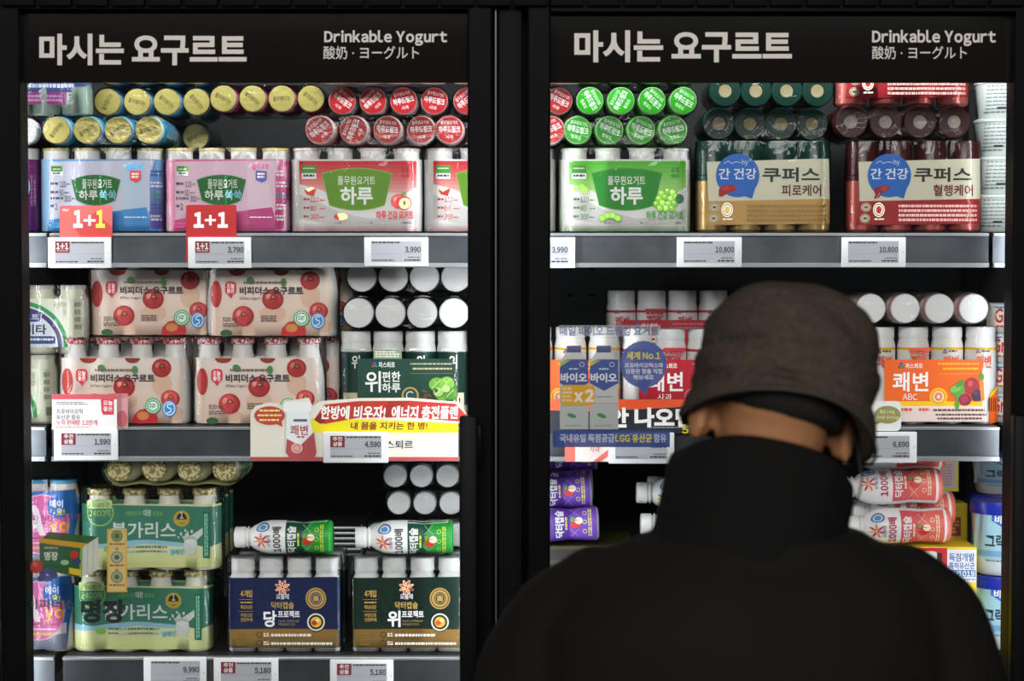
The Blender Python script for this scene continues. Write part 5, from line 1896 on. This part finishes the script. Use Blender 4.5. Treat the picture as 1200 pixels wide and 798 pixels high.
for sx in (-1, 1):
    sh = Vector((PX + sx * .165, YP - .005, zsh - .085))
    el = Vector((PX + sx * .27, YP - .0, 1.03))
    wr = Vector((PX + sx * .12, YP + .22, 1.06))
    limb(bm, [Vector((PX + sx * .09, YP - .005, zsh - .03)), sh, el, el + (wr - el) * .35, wr], [.045, .048, .042, .038, .026])
    d = (wr - el).normalized()
    side = Vector((0, 0, 1)).cross(d).normalized()
    up = d.cross(side).normalized()
    palm = wr + d * .05
    for j, (off, ln) in enumerate(((-.026, .065), (-.009, .076), (.009, .072), (.025, .056))):
        b0 = wr + d * .085 + up * off
        inn = -sx * Vector((1, 0, 0)) * .5 + d * .5
        limb(bm, [wr + up * off * .5, b0, b0 + d * ln * .45, b0 + d * ln * .75 + inn * ln * .3, b0 + d * ln * .85 + inn * ln * .6], [.012, .0095, .009, .0082, .007], 10)
    t0 = wr + d * .03 + up * .03
    limb(bm, [wr + d * .01 + up * .012, t0, t0 + d * .03 + up * .016, t0 + d * .055 + up * .014], [.014, .012, .0105, .0085], 10)
    hip = Vector((PX + sx * .085, YP, .86))
    kn = Vector((PX + sx * .10, YP + .015, .47))
    an = Vector((PX + sx * .105, YP - .02, .085))
    limb(bm, [hip, kn + Vector((0, 0, .12)), kn, kn - Vector((0, .02, .12)), an], [.085, .066, .054, .054, .038])
    limb(bm, [an - Vector((0, .02, .03)), an + Vector((sx * .01, .09, -.05)), an + Vector((sx * .015, .15, -.06))], [.034, .03, .022])
body = remeshed('body', bm, SKIN, .006, 2, person)
body['label'] = 'bare neck and ears between collar and hat'

# short dark hair under the hat, at the nape
bm = bmesh.new()
rings = []
for z, rx, ry in ((-.05, .05, .066), (-.044, .066, .08), (-.03, .074, .088), (-.012, .077, .091), (.004, .076, .089)):
    rings.append((H(.012 if z < -.04 else .004, -.012, z), rx, ry, tilt, 2.1))
loft(bm, rings)
bmesh.ops.recalc_face_normals(bm, faces=bm.faces)
for v in bm.verts:
    v.co -= PO
hair = link('hair', mesh_of('hair', bm, [M('#14100d', .8, bump=.6, bscale=300)], 80), person)

# hat: soft crown with a stitched band and a short turned-down brim
BR = pp(913, 498)
ht = Matrix.Rotation(R(10), 3, 'Y') @ Matrix.Rotation(R(-14), 3, 'X')
bm = bmesh.new()
seg = 72
prof = [(-.004, .100, .118, 1), (-.006, .112, .128, 1), (-.001, .1165, .1335, 1), (.012, .1125, .129, .8), (.024, .108, .123, .5), (.031, .1045, .119, .35), (.037, .1065, .121, .3), (.050, .1075, .121, .2), (.064, .109, .1225, .15), (.071, .1095, .1225, .12), (.0735, .1045, .1175, .1),
        (.080, .1065, .119, .1), (.1, .103, .115, 0), (.122, .096, .107, 0), (.140, .085, .095, 0), (.153, .069, .078, 0), (.1615, .049, .056, 0), (.166, .026, .03, 0)]
fine = []
for (z0, a0, b0, k0), (z1, a1, b1, k1) in zip(prof, prof[1:]):
    for t in (0, .33, .67):
        fine.append((z0 + (z1 - z0) * t, a0 + (a1 - a0) * t, b0 + (b1 - b0) * t, k0 + (k1 - k0) * t))
prof = fine + [prof[-1]]
vs = []
for z, rx, ry, k in prof:
    ring = []
    for i in range(seg):
        a_ = 2 * PI * i / seg
        c_, s_ = math.cos(a_), math.sin(a_)
        lift = k * (.026 * max(0, -s_) ** 1.3 - .018 * max(0, c_) ** 3 - .002)
        q_ = Vector((rx * c_, ry * s_, z + lift))
        n_ = noise.noise(Vector((c_ * 1.3, s_ * 1.3, z * 30 + c_ * .8))) * .0065 + noise.noise(Vector((c_ * 2.2, s_ * 2.2, z * 75 + c_ * 2))) * .0034
        q_ += Vector((c_, s_, .3)) * n_
        ring.append(bm.verts.new(BR + ht @ q_))
    vs.append(ring)
for a_, b_ in zip(vs, vs[1:]):
    for k in range(seg):
        bm.faces.new((a_[k], a_[(k + 1) % seg], b_[(k + 1) % seg], b_[k]))
top = bm.verts.new(BR + ht @ Vector((0, 0, .167)))
for k in range(seg):
    bm.faces.new((vs[-1][k], vs[-1][(k + 1) % seg], top))
inn = [bm.verts.new(BR + ht @ Vector((.09 * math.cos(2 * PI * i / seg), .106 * math.sin(2 * PI * i / seg), .05))) for i in range(seg)]
for k in range(seg):
    bm.faces.new((inn[k], inn[(k + 1) % seg], vs[0][(k + 1) % seg], vs[0][k]))
bmesh.ops.recalc_face_normals(bm, faces=bm.faces)
for v in bm.verts:
    v.co -= PO
hat = link('hat', mesh_of('hat', bm, [HATM], 180), person)
m = hat.modifiers.new('subsurf', 'SUBSURF')
m.levels = m.render_levels = 1
hat['label'] = 'soft brown-grey hat with short turned-down brim'
# piping along the brim edge
bm = bmesh.new()
pts = []
for i in range(37):
    a_ = 2 * PI * i / 36
    c_, s_ = math.cos(a_), math.sin(a_)
    lift = (.026 * max(0, -s_) ** 1.3 - .018 * max(0, c_) ** 3 - .002)
    pts.append(BR + ht @ Vector((.1145 * c_, .131 * s_, -.006 + lift)) - PO)
bm_tube(bm, pts, .0022, 8)
link('brim_piping', mesh_of('brim_piping', bm, [M('#3c3834', .7)], 80), hat)

# coat: back and shoulders, arms, stand collar
bm = bmesh.new()


def ringpx(py, x0, x1, ry, dy=0, pw=2.4):
    a_, b_ = pp(x0, py), pp(x1, py)
    return ((((a_.x + b_.x) / 2), YP + dy, a_.z), (b_.x - a_.x) / 2, ry, None, pw)


loft(bm, [((PX, YP, .72), .235, .17, None, 2.4), ((PX, YP, .9), .235, .17, None, 2.4), ((PX, YP, 1.05), .24, .17, None, 2.4),
          ringpx(798, 622, 1105, .172, 0), ringpx(760, 622, 1105, .17, 0), ringpx(720, 626, 1098, .162), ringpx(690, 655, 1088, .15), ringpx(665, 676, 1066, .135), ringpx(648, 706, 1045, .12), ringpx(632, 738, 1022, .105, -.005, 2.2), ringpx(620, 770, 1006, .098, -.008, 2.1)], 56)
for sx in (-1, 1):
    sh = pp(703 if sx < 0 else 1058, 706 if sx < 0 else 705)
    e1 = pp(640 if sx < 0 else 1094, 795)
    s2 = pp(667 if sx < 0 else 1078, 740 if sx < 0 else 735)
    el = Vector((PX + sx * .262, YP + .0, 1.04))
    wr = Vector((PX + sx * .135, YP + .2, 1.06))
    limb(bm, [sh, s2, e1, el, el + (wr - el) * .5, wr], [.067, .080, .084, .075, .066, .055], 24)
coat = remeshed('coat', bm, COAT, .0075, 7, person, lambda c: noise.noise(Vector((c.x * 9, c.y * 9, c.z * 7))) * .005 + noise.noise(Vector((c.x * 22, c.y * 22, c.z * 12))) * .0022)
coat['label'] = 'plain black coat with padded shoulders'
bm = bmesh.new()
ct = Matrix.Rotation(R(12), 3, 'Y') @ Matrix.Rotation(R(-8), 3, 'X')
vs = []
prof = [(-.085, 1.04, 0), (-.06, 1.0, 0), (-.03, .985, 0), (.0, .985, 0), (.035, .985, 1), (.049, .965, 1), (.054, .925, 1), (.049, .88, 1), (.03, .87, 1), (-.03, .9, 0)]
cc = pp(889, 578)
for z, q_, k in prof:
    ring = []
    for i in range(56):
        a_ = 2 * PI * i / 56
        c_, s_ = math.cos(a_), math.sin(a_)
        w_ = noise.noise(Vector((c_ * 2, s_ * 2, z * 20))) * .003
        ring.append(bm.verts.new(cc + ct @ Vector(((.113 * q_ + w_) * c_, (.105 * q_ + w_) * s_ + .004, z + (.006 * max(0, -s_) - .026 * abs(c_) ** 3) * k))))
    vs.append(ring)
for a_, b_ in zip(vs, vs[1:]):
    for k in range(56):
        bm.faces.new((a_[k], a_[(k + 1) % 56], b_[(k + 1) % 56], b_[k]))
bmesh.ops.recalc_face_normals(bm, faces=bm.faces)
for v in bm.verts:
    v.co -= PO
collar = link('collar', mesh_of('collar', bm, [M('#0e0d0d', .9, bump=.2, bscale=150, spec=.2)], 180), coat)

# trousers and shoes, below the frame
bm = bmesh.new()
loft(bm, [((PX, YP, .78), .165, .12, None, 2.2), ((PX, YP, .9), .165, .12, None, 2.2), ((PX, YP, .98), .16, .115, None, 2.2)])
for sx in (-1, 1):
    limb(bm, [(PX + sx * .085, YP, .84), (PX + sx * .095, YP, .6), (PX + sx * .1, YP + .01, .47), (PX + sx * .105, YP - .01, .25), (PX + sx * .107, YP - .01, .1)], [.1, .086, .078, .074, .07], 20)
remeshed('trousers', bm, M('#17181c', .85, bump=.2, bscale=120), .009, 3, person)
for sx in (-1, 1):
    bm = bmesh.new()
    x = PX + sx * .112
    blob(bm, (x, YP - .035, .05), (.045, .055, .05))
    blob(bm, (x + sx * .004, YP + .06, .042), (.046, .09, .04))
    blob(bm, (x + sx * .006, YP + .13, .036), (.044, .06, .034))
    bm_box(bm, x - .044, x + .05, YP - .085, YP + .185, .002, .02, 0, .008)
    remeshed('shoe', bm, M('#0e0e0f', .5), .006, 3, person)
# mask cord hanging from the ear
bm = bmesh.new()
c0 = H(.088, -.012, -.02)
pts = [c0, pp(1008, 545, -.02), pp(1010, 560, -.03), pp(1007, 578, -.03), pp(1002, 592, -.03)]
bm_tube(bm, [Vector(p_) - PO for p_ in pts], .0014, 8)
cord = link('mask_cord', mesh_of('mask_cord', bm, [M('#0c0c0d', .6)], 80), person)
cord['label'] = 'thin black mask cord hanging at the ear'
